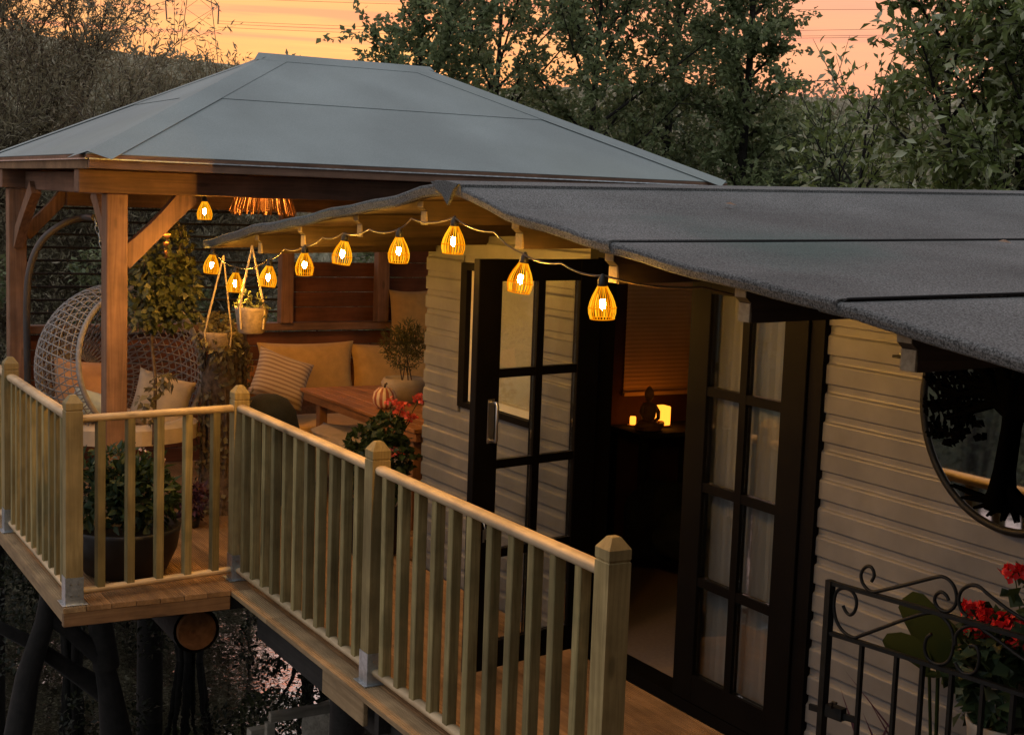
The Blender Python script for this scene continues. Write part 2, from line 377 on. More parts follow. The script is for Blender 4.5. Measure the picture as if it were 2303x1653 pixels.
# ------------------------------------------------------------------ mesh tools
class MB:
    def __init__(s):
        s.v = []; s.f = []; s.sm = []

    def add(s, vs, fs, smooth=False):
        o = len(s.v)
        s.v.extend([tuple(map(float, p)) for p in vs])
        for q in fs:
            s.f.append(tuple(o + i for i in q)); s.sm.append(smooth)
        return s

    def box(s, x0, x1, y0, y1, z0, z1):
        v = [(x0, y0, z0), (x1, y0, z0), (x1, y1, z0), (x0, y1, z0), (x0, y0, z1), (x1, y0, z1), (x1, y1, z1), (x0, y1, z1)]
        return s.add(v, [(3, 2, 1, 0), (4, 5, 6, 7), (0, 1, 5, 4), (1, 2, 6, 5), (2, 3, 7, 6), (3, 0, 4, 7)])

    def cbox(s, x0, x1, y0, y1, z0, z1, c=.004):
        """box with chamfered edges"""
        bm = bmesh.new(); bmesh.ops.create_cube(bm, size=1)
        for q in bm.verts:
            q.co = Vector(((x0 + x1) / 2 + q.co.x * (x1 - x0), (y0 + y1) / 2 + q.co.y * (y1 - y0), (z0 + z1) / 2 + q.co.z * (z1 - z0)))
        bmesh.ops.bevel(bm, geom=bm.edges[:], offset=c, segments=1, affect='EDGES')
        bm.verts.index_update()
        s.add([q.co[:] for q in bm.verts], [[q.index for q in fc.verts] for fc in bm.faces]); bm.free()
        return s

    def beam(s, a, b, w, h, up=(0, 0, 1)):
        """rectangular bar from a to b, w across, h along up"""
        a, b = Vector(a), Vector(b); d = (b - a).normalized()
        sd_ = d.cross(Vector(up)); sd_ = sd_.normalized() if sd_.length > 1e-6 else Vector((1, 0, 0))
        up = sd_.cross(d)
        v = []
        for p in (a, b):
            for i, j in ((-1, -1), (1, -1), (1, 1), (-1, 1)):
                v.append(p + sd_ * i * w / 2 + up * j * h / 2)
        return s.add(v, [(0, 1, 2, 3), (7, 6, 5, 4), (0, 4, 5, 1), (1, 5, 6, 2), (2, 6, 7, 3), (3, 7, 4, 0)])

    def prism(s, prof, axis, a0, a1, smooth=False):
        n = len(prof); v = []
        for a in (a0, a1):
            for p, q in prof:
                v.append((a, p, q) if axis == 0 else (p, a, q) if axis == 1 else (p, q, a))
        f = [(i, (i + 1) % n, n + (i + 1) % n, n + i) for i in range(n)]
        s.add(v, f, smooth)
        s.add(v, [tuple(range(n - 1, -1, -1)), tuple(range(n, 2 * n))])
        return s

    def tube(s, pts, r, n=8, cap=True, smooth=True, ref=None):
        pts = [Vector(p) for p in pts]; k = len(pts)
        rr = [r] * k if not hasattr(r, '__len__') else list(r)
        v = []; f = []
        prev = Vector(ref) if ref else None
        for i, p in enumerate(pts):
            d = (pts[min(i + 1, k - 1)] - pts[max(i - 1, 0)])
            d = d.normalized() if d.length > 1e-9 else Vector((0, 0, 1))
            if prev is None:
                prev = Vector((0, 0, 1)) if abs(d.z) < .9 else Vector((1, 0, 0))
            x = (prev - d * prev.dot(d))
            x = x.normalized() if x.length > 1e-6 else d.orthogonal().normalized()
            y = d.cross(x); prev = x
            for j in range(n):
                a = 2 * PI * j / n
                v.append(p + (x * math.cos(a) + y * math.sin(a)) * rr[i])
        for i in range(k - 1):
            for j in range(n):
                f.append((i * n + j, i * n + (j + 1) % n, (i + 1) * n + (j + 1) % n, (i + 1) * n + j))
        s.add(v, f, smooth)
        if cap:
            s.add(v[:n], [tuple(range(n - 1, -1, -1))]); s.add(v[-n:], [tuple(range(n))])
        return s

    def lathe(s, prof, c=(0, 0, 0), n=24, smooth=True, cap=True):
        v = []; f = []
        for r, z in prof:
            for j in range(n):
                a = 2 * PI * j / n
                v.append((c[0] + r * math.cos(a), c[1] + r * math.sin(a), c[2] + z))
        for i in range(len(prof) - 1):
            for j in range(n):
                f.append((i * n + j, i * n + (j + 1) % n, (i + 1) * n + (j + 1) % n, (i + 1) * n + j))
        s.add(v, f, smooth)
        if cap:
            s.add(v[:n], [tuple(range(n - 1, -1, -1))]); s.add(v[-n:], [tuple(range(n))])
        return s

    def mesh(s, name):
        me = bpy.data.meshes.new(name)
        me.from_pydata(s.v, [], s.f)
        me.polygons.foreach_set('use_smooth', s.sm)
        me.update()
        return me

    def build(s, name, mat, parent=None, **tags):
        return link(name, s.mesh(name), mat, parent, **tags)


def link(name, me, mat, parent=None, loc=None, rot=None, **tags):
    o = bpy.data.objects.new(name, me); COL.objects.link(o)
    if me is not None and mat is not None and not len(me.materials):
        me.materials.append(mat)
    if parent is not None:
        o.parent = parent
    if loc is not None:
        o.location = loc
    if rot is not None:
        o.rotation_euler = rot
    for k, q in tags.items():
        o[k] = q
    return o


def thing(name, label, category, loc=(0, 0, 0), rz=0, group=None, kind=None):
    o = bpy.data.objects.new(name, None); COL.objects.link(o)
    o.location = loc; o.rotation_euler = (0, 0, rz); o.empty_display_size = .1
    if kind:
        o['kind'] = kind
    o['label'] = label
    if category:
        o['category'] = category
    if group:
        o['group'] = group
    return o


def unit(a):
    return a / np.maximum(np.linalg.norm(a, axis=1, keepdims=True), 1e-9)


def leaf_mesh(name, pos, dirs, nor, length, width, fold=.18, broad=.45):
    """many leaves as one mesh: each leaf two triangles folded along its midrib"""
    n = len(pos)
    pos = np.asarray(pos, float); dirs = unit(np.asarray(dirs, float)); nor = np.asarray(nor, float)
    side = unit(np.cross(dirs, nor)); up = np.cross(side, dirs)
    length = np.broadcast_to(length, (n,))[:, None]; width = np.broadcast_to(width, (n,))[:, None]
    b = pos; tip = pos + dirs * length - up * length * .12
    mid = pos + dirs * length * broad
    lf = mid + side * width / 2 + up * width * fold
    rt = mid - side * width / 2 + up * width * fold
    v = np.stack([b, lf, tip, rt], 1).reshape(-1, 3)
    i = np.arange(n)[:, None] * 4
    f = np.concatenate([i + np.array([[0, 2, 1]]), i + np.array([[0, 3, 2]])], 1).reshape(-1)
    me = bpy.data.meshes.new(name)
    me.vertices.add(4 * n); me.vertices.foreach_set('co', v.astype(np.float32).reshape(-1))
    me.loops.add(6 * n); me.loops.foreach_set('vertex_index', f.astype(np.int32))
    me.polygons.add(2 * n)
    me.polygons.foreach_set('loop_start', (np.arange(2 * n) * 3).astype(np.int32))
    me.polygons.foreach_set('loop_total', np.full(2 * n, 3, np.int32))
    me.update(calc_edges=True); me.validate()
    return me


def rdir(n, g=rng):
    return unit(g.normal(size=(n, 3)))


def pillow(w, h, t, mat, name, parent, loc, rot, n=12, pinch=.08, seed=0, **tags):
    """stuffed cushion: w along x, h along z, t thick along y"""
    g = np.random.default_rng(seed + 3)
    v = []; f = []
    ph = g.uniform(0, 6, 4)
    for sgn in (-1, 1):
        for i in range(n + 1):
            for j in range(n + 1):
                a, b = 2 * i / n - 1, 2 * j / n - 1
                pr = (max(0, 1 - abs(a) ** 3.2) * max(0, 1 - abs(b) ** 3.2)) ** .5
                k = 1 - pinch * (1 - abs(b) ** 2) * abs(a) ** 3
                k2 = 1 - pinch * (1 - abs(a) ** 2) * abs(b) ** 3
                wr = 1 + .10 * math.sin(5 * a + ph[0]) * math.sin(4 * b + ph[1]) + .05 * math.sin(11 * a * b + ph[2])
                v.append((a * w / 2 * k, sgn * (pr * t / 2 * wr + .004), b * h / 2 * k2))
    m1 = (n + 1) ** 2
    for s_ in range(2):
        o = s_ * m1
        for i in range(n):
            for j in range(n):
                q = (o + i * (n + 1) + j, o + (i + 1) * (n + 1) + j, o + (i + 1) * (n + 1) + j + 1, o + i * (n + 1) + j + 1)
                f.append(q if s_ == 0 else q[::-1])
    rim = [i * (n + 1) for i in range(n + 1)] + [n * (n + 1) + j for j in range(1, n + 1)] + [i * (n + 1) + n for i in range(n - 1, -1, -1)] + [j for j in range(n - 1, 0, -1)]
    for i in range(len(rim)):
        a, b = rim[i], rim[(i + 1) % len(rim)]
        f.append((a, a + m1, b + m1, b))
    mb = MB(); mb.add(v, f, True)
    return link(name, mb.mesh(name), mat, parent, loc, rot, **tags)

# ================================================================== SETTING
GRND = plain('earth', (.045, .038, .026), .95, noise=.4, nscale=1.5, bump=.6, bscale=20, c2=(.06, .065, .03))
HILLM = plain('hillside', (.10, .10, .055), .95, noise=.3, nscale=5, bump=1., bscale=9, c2=(.29, .25, .165))


def sstep(a, b, x):
    t = np.clip((x - a) / (b - a), 0, 1); return t * t * (3 - 2 * t)


def ground_z(x, y):
    inn = sstep(-13.5, -11.0, x) * (1 - sstep(3.6, 5.6, x)) * sstep(-13, -10, y) * (1 - sstep(5.5, 7.5, y))
    return -0.75 - 2.0 * inn + .08 * np.sin(x * 1.3) * np.cos(y * 1.1)


gx = np.concatenate([-np.geomspace(600, 20, 14), np.linspace(-18, 12, 41), np.geomspace(14, 600, 14)])
gy = np.concatenate([-np.geomspace(600, 18, 14), np.linspace(-16, 14, 41), np.geomspace(16, 600, 14)])
mb = MB(); X, Y = np.meshgrid(gx, gy, indexing='ij'); Z = ground_z(X, Y)
ny = len(gy)
mb.add(np.stack([X, Y, Z], -1).reshape(-1, 3), [(i * ny + j, (i + 1) * ny + j, (i + 1) * ny + j + 1, i * ny + j + 1) for i in range(len(gx) - 1) for j in range(ny - 1)], True)
mb.build('ground', GRND, kind='structure')

WATER, _t, _b, _o = newmat('dark_water')
_b.inputs['Base Color'].default_value = (.006, .007, .006, 1); _b.inputs['Roughness'].default_value = .015
_b.inputs['Specular IOR Level'].default_value = 1.0
_b.inputs['IOR'].default_value = 1.5
_tc = _t.nodes.new('ShaderNodeTexCoord')
_n = nd(_t, 'ShaderNodeTexNoise', inp={'Scale': 2.2, 'Detail': 3.0}); _t.links.new(_tc.outputs['Object'], _n.inputs['Vector'])
_bp = nd(_t, 'ShaderNodeBump', inp={'Strength': .12, 'Distance': .05}); _t.links.new(_n.outputs[0], _bp.inputs['Height']); _t.links.new(_bp.outputs[0], _b.inputs['Normal'])
_gl = nd(_t, 'ShaderNodeBsdfGlossy', inp={'Roughness': .01, 0: (.9, .9, .9, 1)}); _t.links.new(_bp.outputs[0], _gl.inputs['Normal'])
_mx = nd(_t, 'ShaderNodeMixShader', inp={0: .55}); _t.links.new(_b.outputs[0], _mx.inputs[1]); _t.links.new(_gl.outputs[0], _mx.inputs[2]); _t.links.new(_mx.outputs[0], _o.inputs[0])
MB().add([(-15, -15, -2.15), (7, -15, -2.15), (7, 9, -2.15), (-15, 9, -2.15)], [(0, 1, 2, 3)]).build('water', WATER, kind='structure')

# wooded hillside far behind the gazebo, its crest falling to the right
mb = MB(); cr = [(-900, 30), (-420, 40), (-200, 50), (30, 74), (300, 116), (540, 147), (700, 172), (900, 188), (1200, 200), (1500, 192), (1700, 205), (1900, 222), (2150, 228), (2450, 222), (2900, 215), (3600, 200)]
crest = [far(x, y, 38) for x, y in cr]
rows = []
for k, (dz, back) in enumerate(((None, 7.0), (0, 1.2), (0, 0), (-1.2, -2.0), (None, -7.5))):
    row = []
    for i, p in enumerate(crest):
        q = np.array([p[0] - back * .93, p[1] + back * .37, -1.0 if dz is None else p[2] + dz + .10 * math.sin(i * 2.1 + k)])
        row.append(q)
    rows.append(row)
nc = len(crest)
mb.add([q for r_ in rows for q in r_], [(k * nc + i, k * nc + i + 1, (k + 1) * nc + i + 1, (k + 1) * nc + i) for k in range(4) for i in range(nc - 1)], True)
mb.build('hill', HILLM, kind='structure')

# ------------------------------------------------------------------ deck
deck = thing('deck', 'raised timber deck of grooved boards around cabin and gazebo', None, kind='structure')
del deck['label']


def rib_profile(y0, w, ztop=0.0, th=.028, ribs=9):
    p = [(y0, ztop - th), (y0 + w, ztop - th), (y0 + w, ztop - .003)]
    st = w / ribs
    for i in range(ribs, 0, -1):
        a = y0 + i * st
        p += [(a - .1 * st, ztop), (a - .62 * st, ztop), (a - .70 * st, ztop - .0035), (a - .98 * st, ztop - .0035)]
    p += [(y0, ztop - .003)]
    return p


def board_run(y0, y1, x0, x1, mat, ribs=9, w=.124, split=None):
    n = max(1, round((y1 - y0) / w)); st = (y1 - y0) / n
    for i in range(n):
        dz = random.uniform(-.0015, .0015)
        segs = [(x0, x1)]
        if split:
            c = split[i % len(split)]
            segs = [(x0, c - .0015), (c + .0015, x1)]
        for a, b in segs:
            mb = MB(); mb.prism(rib_profile(y0 + i * st, st - .005, dz, ribs=ribs) if ribs else [(y0 + i * st, dz - .028), (y0 + i * st + st - .006, dz - .028), (y0 + i * st + st - .006, dz), (y0 + i * st, dz)], 0, a, b)
            mb.build('board', mat, deck)


board_run(-.072, .052, .204, 5.8, DECKE, 9, split=[.78])
board_run(-.072, .052, -4.2, .2, DECKW, 9)
board_run(.052, 1.168, -4.2, 5.8, DECKW, 9, split=[1.1, 3.35, .2, 2.3])
board_run(-1.002, -.876, -4.2, .2, DECKE, 9)
board_run(-.876, -.072, -4.2, .2, DECKW, 9)
board_run(1.168, 4.1, -4.2, -.09, DECKW, 0, w=.14)
MB().cbox(.155, .198, -1.0, -.075, -.108, -.0295).build('fascia_board', FASC, deck)
MB().cbox(-4.2, .15, -.99, -.955, -.105, -.0295).build('fascia_board', DECKE, deck)
MB().cbox(1.56, 2.06, -.062, -.036, -.155, -.0295).build('fascia_board', DECKE, deck)
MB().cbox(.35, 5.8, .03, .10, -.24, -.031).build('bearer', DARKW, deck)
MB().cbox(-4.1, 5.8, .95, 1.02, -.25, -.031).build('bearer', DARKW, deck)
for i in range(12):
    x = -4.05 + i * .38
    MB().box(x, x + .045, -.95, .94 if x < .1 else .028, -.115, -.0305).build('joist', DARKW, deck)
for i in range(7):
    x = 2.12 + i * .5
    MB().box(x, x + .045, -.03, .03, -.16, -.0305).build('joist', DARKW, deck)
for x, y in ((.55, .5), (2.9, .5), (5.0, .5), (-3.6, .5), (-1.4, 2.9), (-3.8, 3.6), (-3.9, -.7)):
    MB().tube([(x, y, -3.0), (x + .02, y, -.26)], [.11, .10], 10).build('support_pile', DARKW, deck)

# round log carrying the side deck
t = thing('log_beam', 'round log with pale sawn end carrying the deck corner', 'log', (0, 0, 0))
MB().tube([(-3.9, -.10, -.30), (-2, -.14, -.298), (-.08, -.186, -.296)], [.150, .145, .136], 20, cap=False).build('bark', BARKD, t)
MB().tube([(-.09, -.186, -.296), (-.062, -.186, -.296)], [.118, .113], 20, smooth=False).build('sawn_end', LOGE, t)

# ------------------------------------------------------------------ balustrades


def sqstack(lst):
    mb = MB(); v = []; f = []
    for h, z in lst:
        v += [(-h, -h, z), (h, -h, z), (h, h, z), (-h, h, z)]
    n = len(lst)
    for i in range(n - 1):
        for j in range(4):
            f.append((i * 4 + j, i * 4 + (j + 1) % 4, (i + 1) * 4 + (j + 1) % 4, (i + 1) * 4 + j))
    f.append((3, 2, 1, 0)); f.append(tuple(4 * (n - 1) + j for j in range(4)))
    return mb.add(v, f)


POST_ME = sqstack([(.045, .004), (.045, 1.052), (.0415, 1.055), (.0415, 1.060), (.045, 1.063), (.045, 1.098), (.043, 1.101), (.018, 1.137), (.012, 1.139)]).mesh('post')
bmb = MB()
bmb.cbox(-.068, .068, -.068, .068, .0012, .0045, .001)
for sx, sy in ((1, 0), (-1, 0), (0, 1), (0, -1)):
    if sx:
        bmb.box(min(sx * .0462, sx * .049), max(sx * .0462, sx * .049), -.047, .047, .0045, .150)
    else:
        bmb.box(-.047, .047, min(sy * .0462, sy * .049), max(sy * .0462, sy * .049), .0045, .150)
BASE_ME = bmb.mesh('post_base'); BASE_ME.materials.append(GALV)
SCREW = MB()
SCREW.tube([(.0492, 0, 0), (.0522, 0, 0)], .0045, 8)
SCREW_ME = SCREW.mesh('screw_heads'); SCREW_ME.materials.append(CHROME)
BAL_ME = MB().cbox(-.0225, .0225, -.023, .023, .068, .995, .003).mesh('baluster')
POST_ME.materials.append(POST); BAL_ME.materials.append(BALU)


def post(parent, x, y):
    o = link('post', POST_ME, None, parent, (x, y, 0), (0, 0, random.uniform(-.012, .012)))
    b = link('post_base', BASE_ME, None, o)
    for y_, z_ in ((-.02, .05), (.02, .05), (-.02, .115), (.02, .115)):
        link('screw', SCREW_ME, None, o, (0, y_, z_))
    return o


def rail_prof(w, h, z0, cy):
    return [(cy + w / 2 * math.cos(a) * (1.0 if math.sin(a) > 0 else .92), z0 + h / 2 + h / 2 * math.copysign(abs(math.sin(a)) ** .7, math.sin(a))) for a in [2 * PI * (i + .5) / 14 for i in range(14)]]


def span(parent, axis, fix, a0, a1, n, mat, zt=.985, jit=.004):
    """hand rail, bottom rail and balusters between two posts"""
    MB().prism(rail_prof(.066, .047, zt, fix), axis, a0, a1, True).build('handrail', mat, parent)
    MB().prism(rail_prof(.056, .036, .040, fix), axis, a0, a1, True).build('bottom_rail', mat, parent)
    for i in range(n):
        c = a0 + (a1 - a0) * (i + .55) / (n + .40) + random.uniform(-jit, jit)
        link('baluster', BAL_ME, None, parent, (c, fix, 0) if axis == 0 else (fix, c, 0), (random.uniform(-.004, .004), random.uniform(-.004, .004), random.uniform(-.03, .03)))


PX2, PX3, PX4 = -.045, 1.961 - .045, 3.930 - .045
bal = thing('balustrade', 'long pale softwood balustrade along the walkway in front of cabin doors', 'balustrade')
for x in (PX2, PX3, PX4):
    post(bal, x, .045)
span(bal, 0, .045, PX2 + .0455, PX3 - .0455, 11, RAILX)
span(bal, 0, .045, PX3 + .0455, PX4 - .0455, 11, RAILX)
PX1 = .154 - .045; PX0 = PX1 - 1.806; PY1 = -.977 + .045
bal = thing('balustrade', 'short balustrade with five balusters in front of the big dark planter', 'balustrade')
post(bal, PX1, PY1)
# the rail runs from the outer corner post to the inner corner post
ang = math.atan2(.045 - PY1, PX2 - PX1); ln = math.hypot(.045 - PY1, PX2 - PX1)
fr = thing('frame', '', None); del fr['label']
COLL = []
MBR = MB().prism(rail_prof(.060, .043, .985, 0), 0, .047, ln - .047, True)
for nm, mbx in (('handrail', MBR), ('bottom_rail', MB().prism(rail_prof(.056, .036, .040, 0), 0, .047, ln - .047, True))):
    me = mbx.mesh(nm); me.materials.append(RAILX)
    link(nm, me, None, bal, (PX1, PY1, 0), (0, 0, ang))
for i in range(5):
    c = .047 + (ln - .094) * (i + .62) / 5.24
    link('baluster', BAL_ME, None, bal, (PX1 + c * math.cos(ang), PY1 + c * math.sin(ang), 0), (0, 0, ang))
bpy.data.objects.remove(fr)
bal = thing('balustrade', 'balustrade along the outer deck edge beside the hanging egg chair', 'balustrade')
post(bal, PX0, PY1); post(bal, PX0 - 1.95, PY1)
span(bal, 0, PY1, PX0 + .0455, PX1 - .0455, 10, RAILX)
span(bal, 0, PY1, PX0 - 1.9, PX0 - .0455, 11, RAILX)

# ================================================================== CABIN
YC = 1.2
VERGE = [(-.792, 1.942), (.059, 2.058), (1.01, 2.157), (1.978, 2.263), (2.30, 2.305), (2.547, 2.320), (2.80, 2.272), (3.045, 2.223), (3.668, 2.142), (4.343, 2.079), (4.831, 2.034), (5.265, 1.991), (5.552, 1.953), (6.0, 1.900)]


def zroof(x, y=.05):
    return float(np.interp(x, [p[0] for p in VERGE], [p[1] for p in VERGE])) + .022 * (y - .05)


cabin = thing('cabin', 'beige clapboard cabin with black double doors and grey felt roof', 'cabin', (0, 0, 0))
# front wall backing with openings, then the boards
WIN = (.47, 1.37, 1.05, 1.885); DOOR = (1.875, 3.602, -.2, 2.062)
XR = 5.35
wall = MB()


def wallbox(x0, x1, z0, z1):
    wall.box(x0, x1, YC + .0145, YC + .085, z0, z1)


for x0, x1 in ((0.0, WIN[0]), (WIN[1], DOOR[0]), (DOOR[1], XR)):
    wallbox(x0, x1, -.2, 1.86 if x0 == 0 else 1.90)
wallbox(WIN[0], WIN[1], -.2, WIN[2])
# gable above the openings as one slab following the roof
pr = [(XR, 1.902), (XR, zroof(XR, 1.2) - .075)] + [(x, zroof(x, 1.2) - .075) for x, _ in reversed(VERGE) if .05 < x < XR - .05] + [(.0, zroof(0, 1.2) - .075), (.0, 1.862), (WIN[0], 1.887), (WIN[1], 1.887), (WIN[1], 1.902), (DOOR[0], 1.902), (DOOR[0], DOOR[3]), (DOOR[1], DOOR[3]), (DOOR[1], 1.902)]
wall.prism(pr, 1, YC + .0145, YC + .085)
fw_o = wall.build('front_wall', SIDE, cabin)


def board_prof(z0, pitch=.1145):
    a, b = YC + .0140, YC - .004
    return [(a, z0), (b + .0015, z0), (b, z0 + .004), (b, z0 + .070), (b + .0012, z0 + .0735), (b + .0035, z0 + .0765), (b + .0095, z0 + .0815), (b + .0112, z0 + .088), (b + .0118, z0 + pitch - .0042), (a, z0 + pitch - .0042)]


def cut(segs, a, b):
    o = []
    for s_, e_ in segs:
        if e_ <= a or s_ >= b:
            o.append((s_, e_))
        else:
            if s_ < a:
                o.append((s_, a))
            if e_ > b:
                o.append((b, e_))
    return o


for k in range(-1, 18):
    z0 = .442 + .1145 * (k - 4); z1 = z0 + .1145
    segs = [(-.004, XR)]
    lo = [x for x in np.linspace(0, XR, 160) if zroof(x, 1.2) - .07 >= z1 - .02]
    if not lo:
        continue
    segs = cut(segs, -9, lo[0] - .001 if lo[0] > .01 else -9); segs = cut(segs, lo[-1] + .001, 9)
    if z1 > WIN[2] + .02 and z0 < WIN[3] - .02:
        segs = cut(segs, WIN[0] - .005, WIN[1] + .005)
    if z1 > DOOR[2] and z0 < DOOR[3] - .01:
        segs = cut(segs, DOOR[0] - .001, DOOR[1] + .001)
    for a, b in segs:
        if b - a > .03:
            MB().prism(board_prof(z0), 0, a, b).build('board', SIDE, fw_o)
# other walls, floor and lining
MB().box(.0, .075, YC + .087, 4.25, -.2, 1.95).build('side_wall', SIDE, cabin)
MB().box(.0, XR, 4.26, 4.33, -.2, 2.0).build('rear_wall', SIDE, cabin)
MB().box(XR - .07, XR, YC + .087, 4.25, -.2, 1.9).build('side_wall', SIDE, cabin)
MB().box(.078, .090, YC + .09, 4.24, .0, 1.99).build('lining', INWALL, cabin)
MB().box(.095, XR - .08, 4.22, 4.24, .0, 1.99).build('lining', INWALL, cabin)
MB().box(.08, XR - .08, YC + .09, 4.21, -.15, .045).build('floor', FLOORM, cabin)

# roof: deck boards below, felt sheets above
xs = [p[0] for p in VERGE]
ysr = [.085, 1.0, 2.2, 3.4, 4.6]


def roof_slab(x0, x1, lift, th, name, mat, parent, yfront=.05, skirt=0., xs_extra=(), wob=0.):
    q = sorted(set([x0, x1] + [x for x in np.linspace(x0, x1, max(2, int((x1 - x0) / .12))) if x0 < x < x1]))
    prof_y = [(y, 0) for y in ysr]
    top = [(yfront + .016, .0), (yfront + .006, -.002), (yfront + .001, -.007), (yfront, -.016), (yfront + .006, -skirt)] if skirt else [(yfront, 0)]
    cols = list(reversed(top)) + ([(yfront + .036, 0), (yfront + .07, 0)] if skirt else []) + [(y, 0) for y in ysr[1:]]
    v = []; f = []
    n = len(cols)
    for s_ in (0, 1):
        for x in q:
            for yy, dz in cols:
                wv = wob * (math.sin(x * 5.3 + 1) * .5 + math.sin(x * 11.7) * .5) * (1 if yy < .3 else .25)
                z = zroof(x, yy) + lift + dz - (th if s_ else 0) + wv
                if s_ and dz < -.001:
                    yy2 = yy + th
                else:
                    yy2 = yy
                v.append((x, yy2, z))
    m_ = len(q) * n
    for i in range(len(q) - 1):
        for j in range(n - 1):
            a = i * n + j
            f.append((a, a + n, a + n + 1, a + 1)); f.append((m_ + a + 1, m_ + a + n + 1, m_ + a + n, m_ + a))
    for i in range(len(q) - 1):
        a = i * n; f.append((a, m_ + a, m_ + a + n, a + n))
        a = i * n + n - 1; f.append((a, a + n, m_ + a + n, m_ + a))
    for j in range(n - 1):
        f.append((j, j + 1, m_ + j + 1, m_ + j)); a = (len(q) - 1) * n + j; f.append((a + 1, a, m_ + a, m_ + a + 1))
    mb = MB(); mb.add(v, f, False)
    o = mb.build(name, mat, parent)
    return o


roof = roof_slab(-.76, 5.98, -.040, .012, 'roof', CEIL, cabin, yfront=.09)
roof_slab(-.80, 2.52, -.002, .008, 'felt_sheet', FELT, roof, skirt=.044, wob=.007)
roof_slab(2.42, 2.66, .012, .012, 'felt_sheet', FELT, roof, skirt=.042, yfront=.040, wob=.006)
roof_slab(2.58, 3.77, .000, .007, 'felt_sheet', FELT, roof, skirt=.038, yfront=.046, wob=.006)
roof_slab(3.69, 4.90, -.008, .006, 'felt_sheet', FELT, roof, skirt=.036, yfront=.052, wob=.006)
roof_slab(4.82, 6.02, -.016, .005, 'felt_sheet', FELT, roof, skirt=.034, yfront=.056, wob=.006)
LAPSH = plain('lap_shadow', (.004, .004, .004), .9)  # black tubes that stand in for the shadow under each felt lap
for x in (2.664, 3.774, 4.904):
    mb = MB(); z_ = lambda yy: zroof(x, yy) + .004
    mb.tube([(x, yy, zroof(x, yy) - .004 - (0.02 if yy < .07 else 0)) for yy in (.06, .09, .5, 1.5, 3, 4.58)], .0042, 6).build('lap_shadow_line', LAPSH, roof)
# torn flap of felt hanging at the ridge
fp = [at(x, y, 1, .03) for x, y in ((968, 408), (1000, 406), (1030, 414), (1018, 430), (1006, 462), (992, 436), (978, 424))]
mb = MB(); mb.add([(p[0], p[1], p[2]) for p in fp] + [(p[0], p[1] + .012, p[2]) for p in fp], [tuple(range(6, -1, -1)), tuple(range(7, 14))] + [(i, (i + 1) % 7, 7 + (i + 1) % 7, 7 + i) for i in range(7)])
mb.build('felt_flap', FELT, roof)
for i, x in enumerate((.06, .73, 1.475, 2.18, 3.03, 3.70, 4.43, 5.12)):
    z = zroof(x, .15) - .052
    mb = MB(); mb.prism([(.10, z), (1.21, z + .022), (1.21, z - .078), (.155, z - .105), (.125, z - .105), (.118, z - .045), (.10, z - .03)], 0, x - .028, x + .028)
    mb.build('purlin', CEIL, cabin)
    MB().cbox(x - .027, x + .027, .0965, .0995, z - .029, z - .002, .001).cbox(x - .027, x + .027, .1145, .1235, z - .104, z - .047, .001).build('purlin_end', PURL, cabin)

# window with roller blind
w_ = MB()
x0, x1, z0, z1 = WIN
w_.box(x0, x0 + .075, YC - .012, YC + .09, z0, z1).box(x1 - .05, x1, YC - .012, YC + .09, z0, z1)
w_.box(x0 + .0755, x1 - .0505, YC - .012, YC + .09, z1 - .04, z1).box(x0 + .0755, x1 - .0505, YC - .02, YC + .09, z0, z0 + .035)
win = w_.build('window', BLACK, cabin)
s_ = MB(); a0, a1, b0, b1 = x0 + .076, x1 - .051, z0 + .036, z1 - .041
s_.box(a0, a0 + .04, YC + .02, YC + .06, b0, b1).box(a1 - .04, a1, YC + .02, YC + .06, b0, b1).box(a0 + .041, a1 - .041, YC + .02, YC + .06, b0, b0 + .04).box(a0 + .041, a1 - .041, YC + .02, YC + .06, b1 - .04, b1)
s_.build('sash', CREAM, win)
MB().box(a0 + .041, a1 - .041, YC + .036, YC + .042, b0 + .041, b1 - .041).build('pane', GLASS, win)
MB().box(a0 + .045, a1 - .06, YC + .064, YC + .067, b0 + .05, b1 - .02).tube([(a0 + .045, YC + .066, b0 + .045), (a1 - .06, YC + .066, b0 + .045)], .009, 8).build('roller_blind', CREAM, win)

# door frame
d_ = MB(); x0, x1 = DOOR[0], DOOR[1]
d_.box(x0, x0 + .078, YC - .022, YC + .09, .0, 2.062).box(x1 - .078, x1, YC - .022, YC + .09, .0, 2.062).box(x0 + .0785, x1 - .0785, YC - .022, YC + .09, 1.992, 2.062)
d_.box(x0 + .0785, x1 - .0785, YC - .03, YC + .10, .0, .052)
d_.build('door_frame', BLACK, cabin)


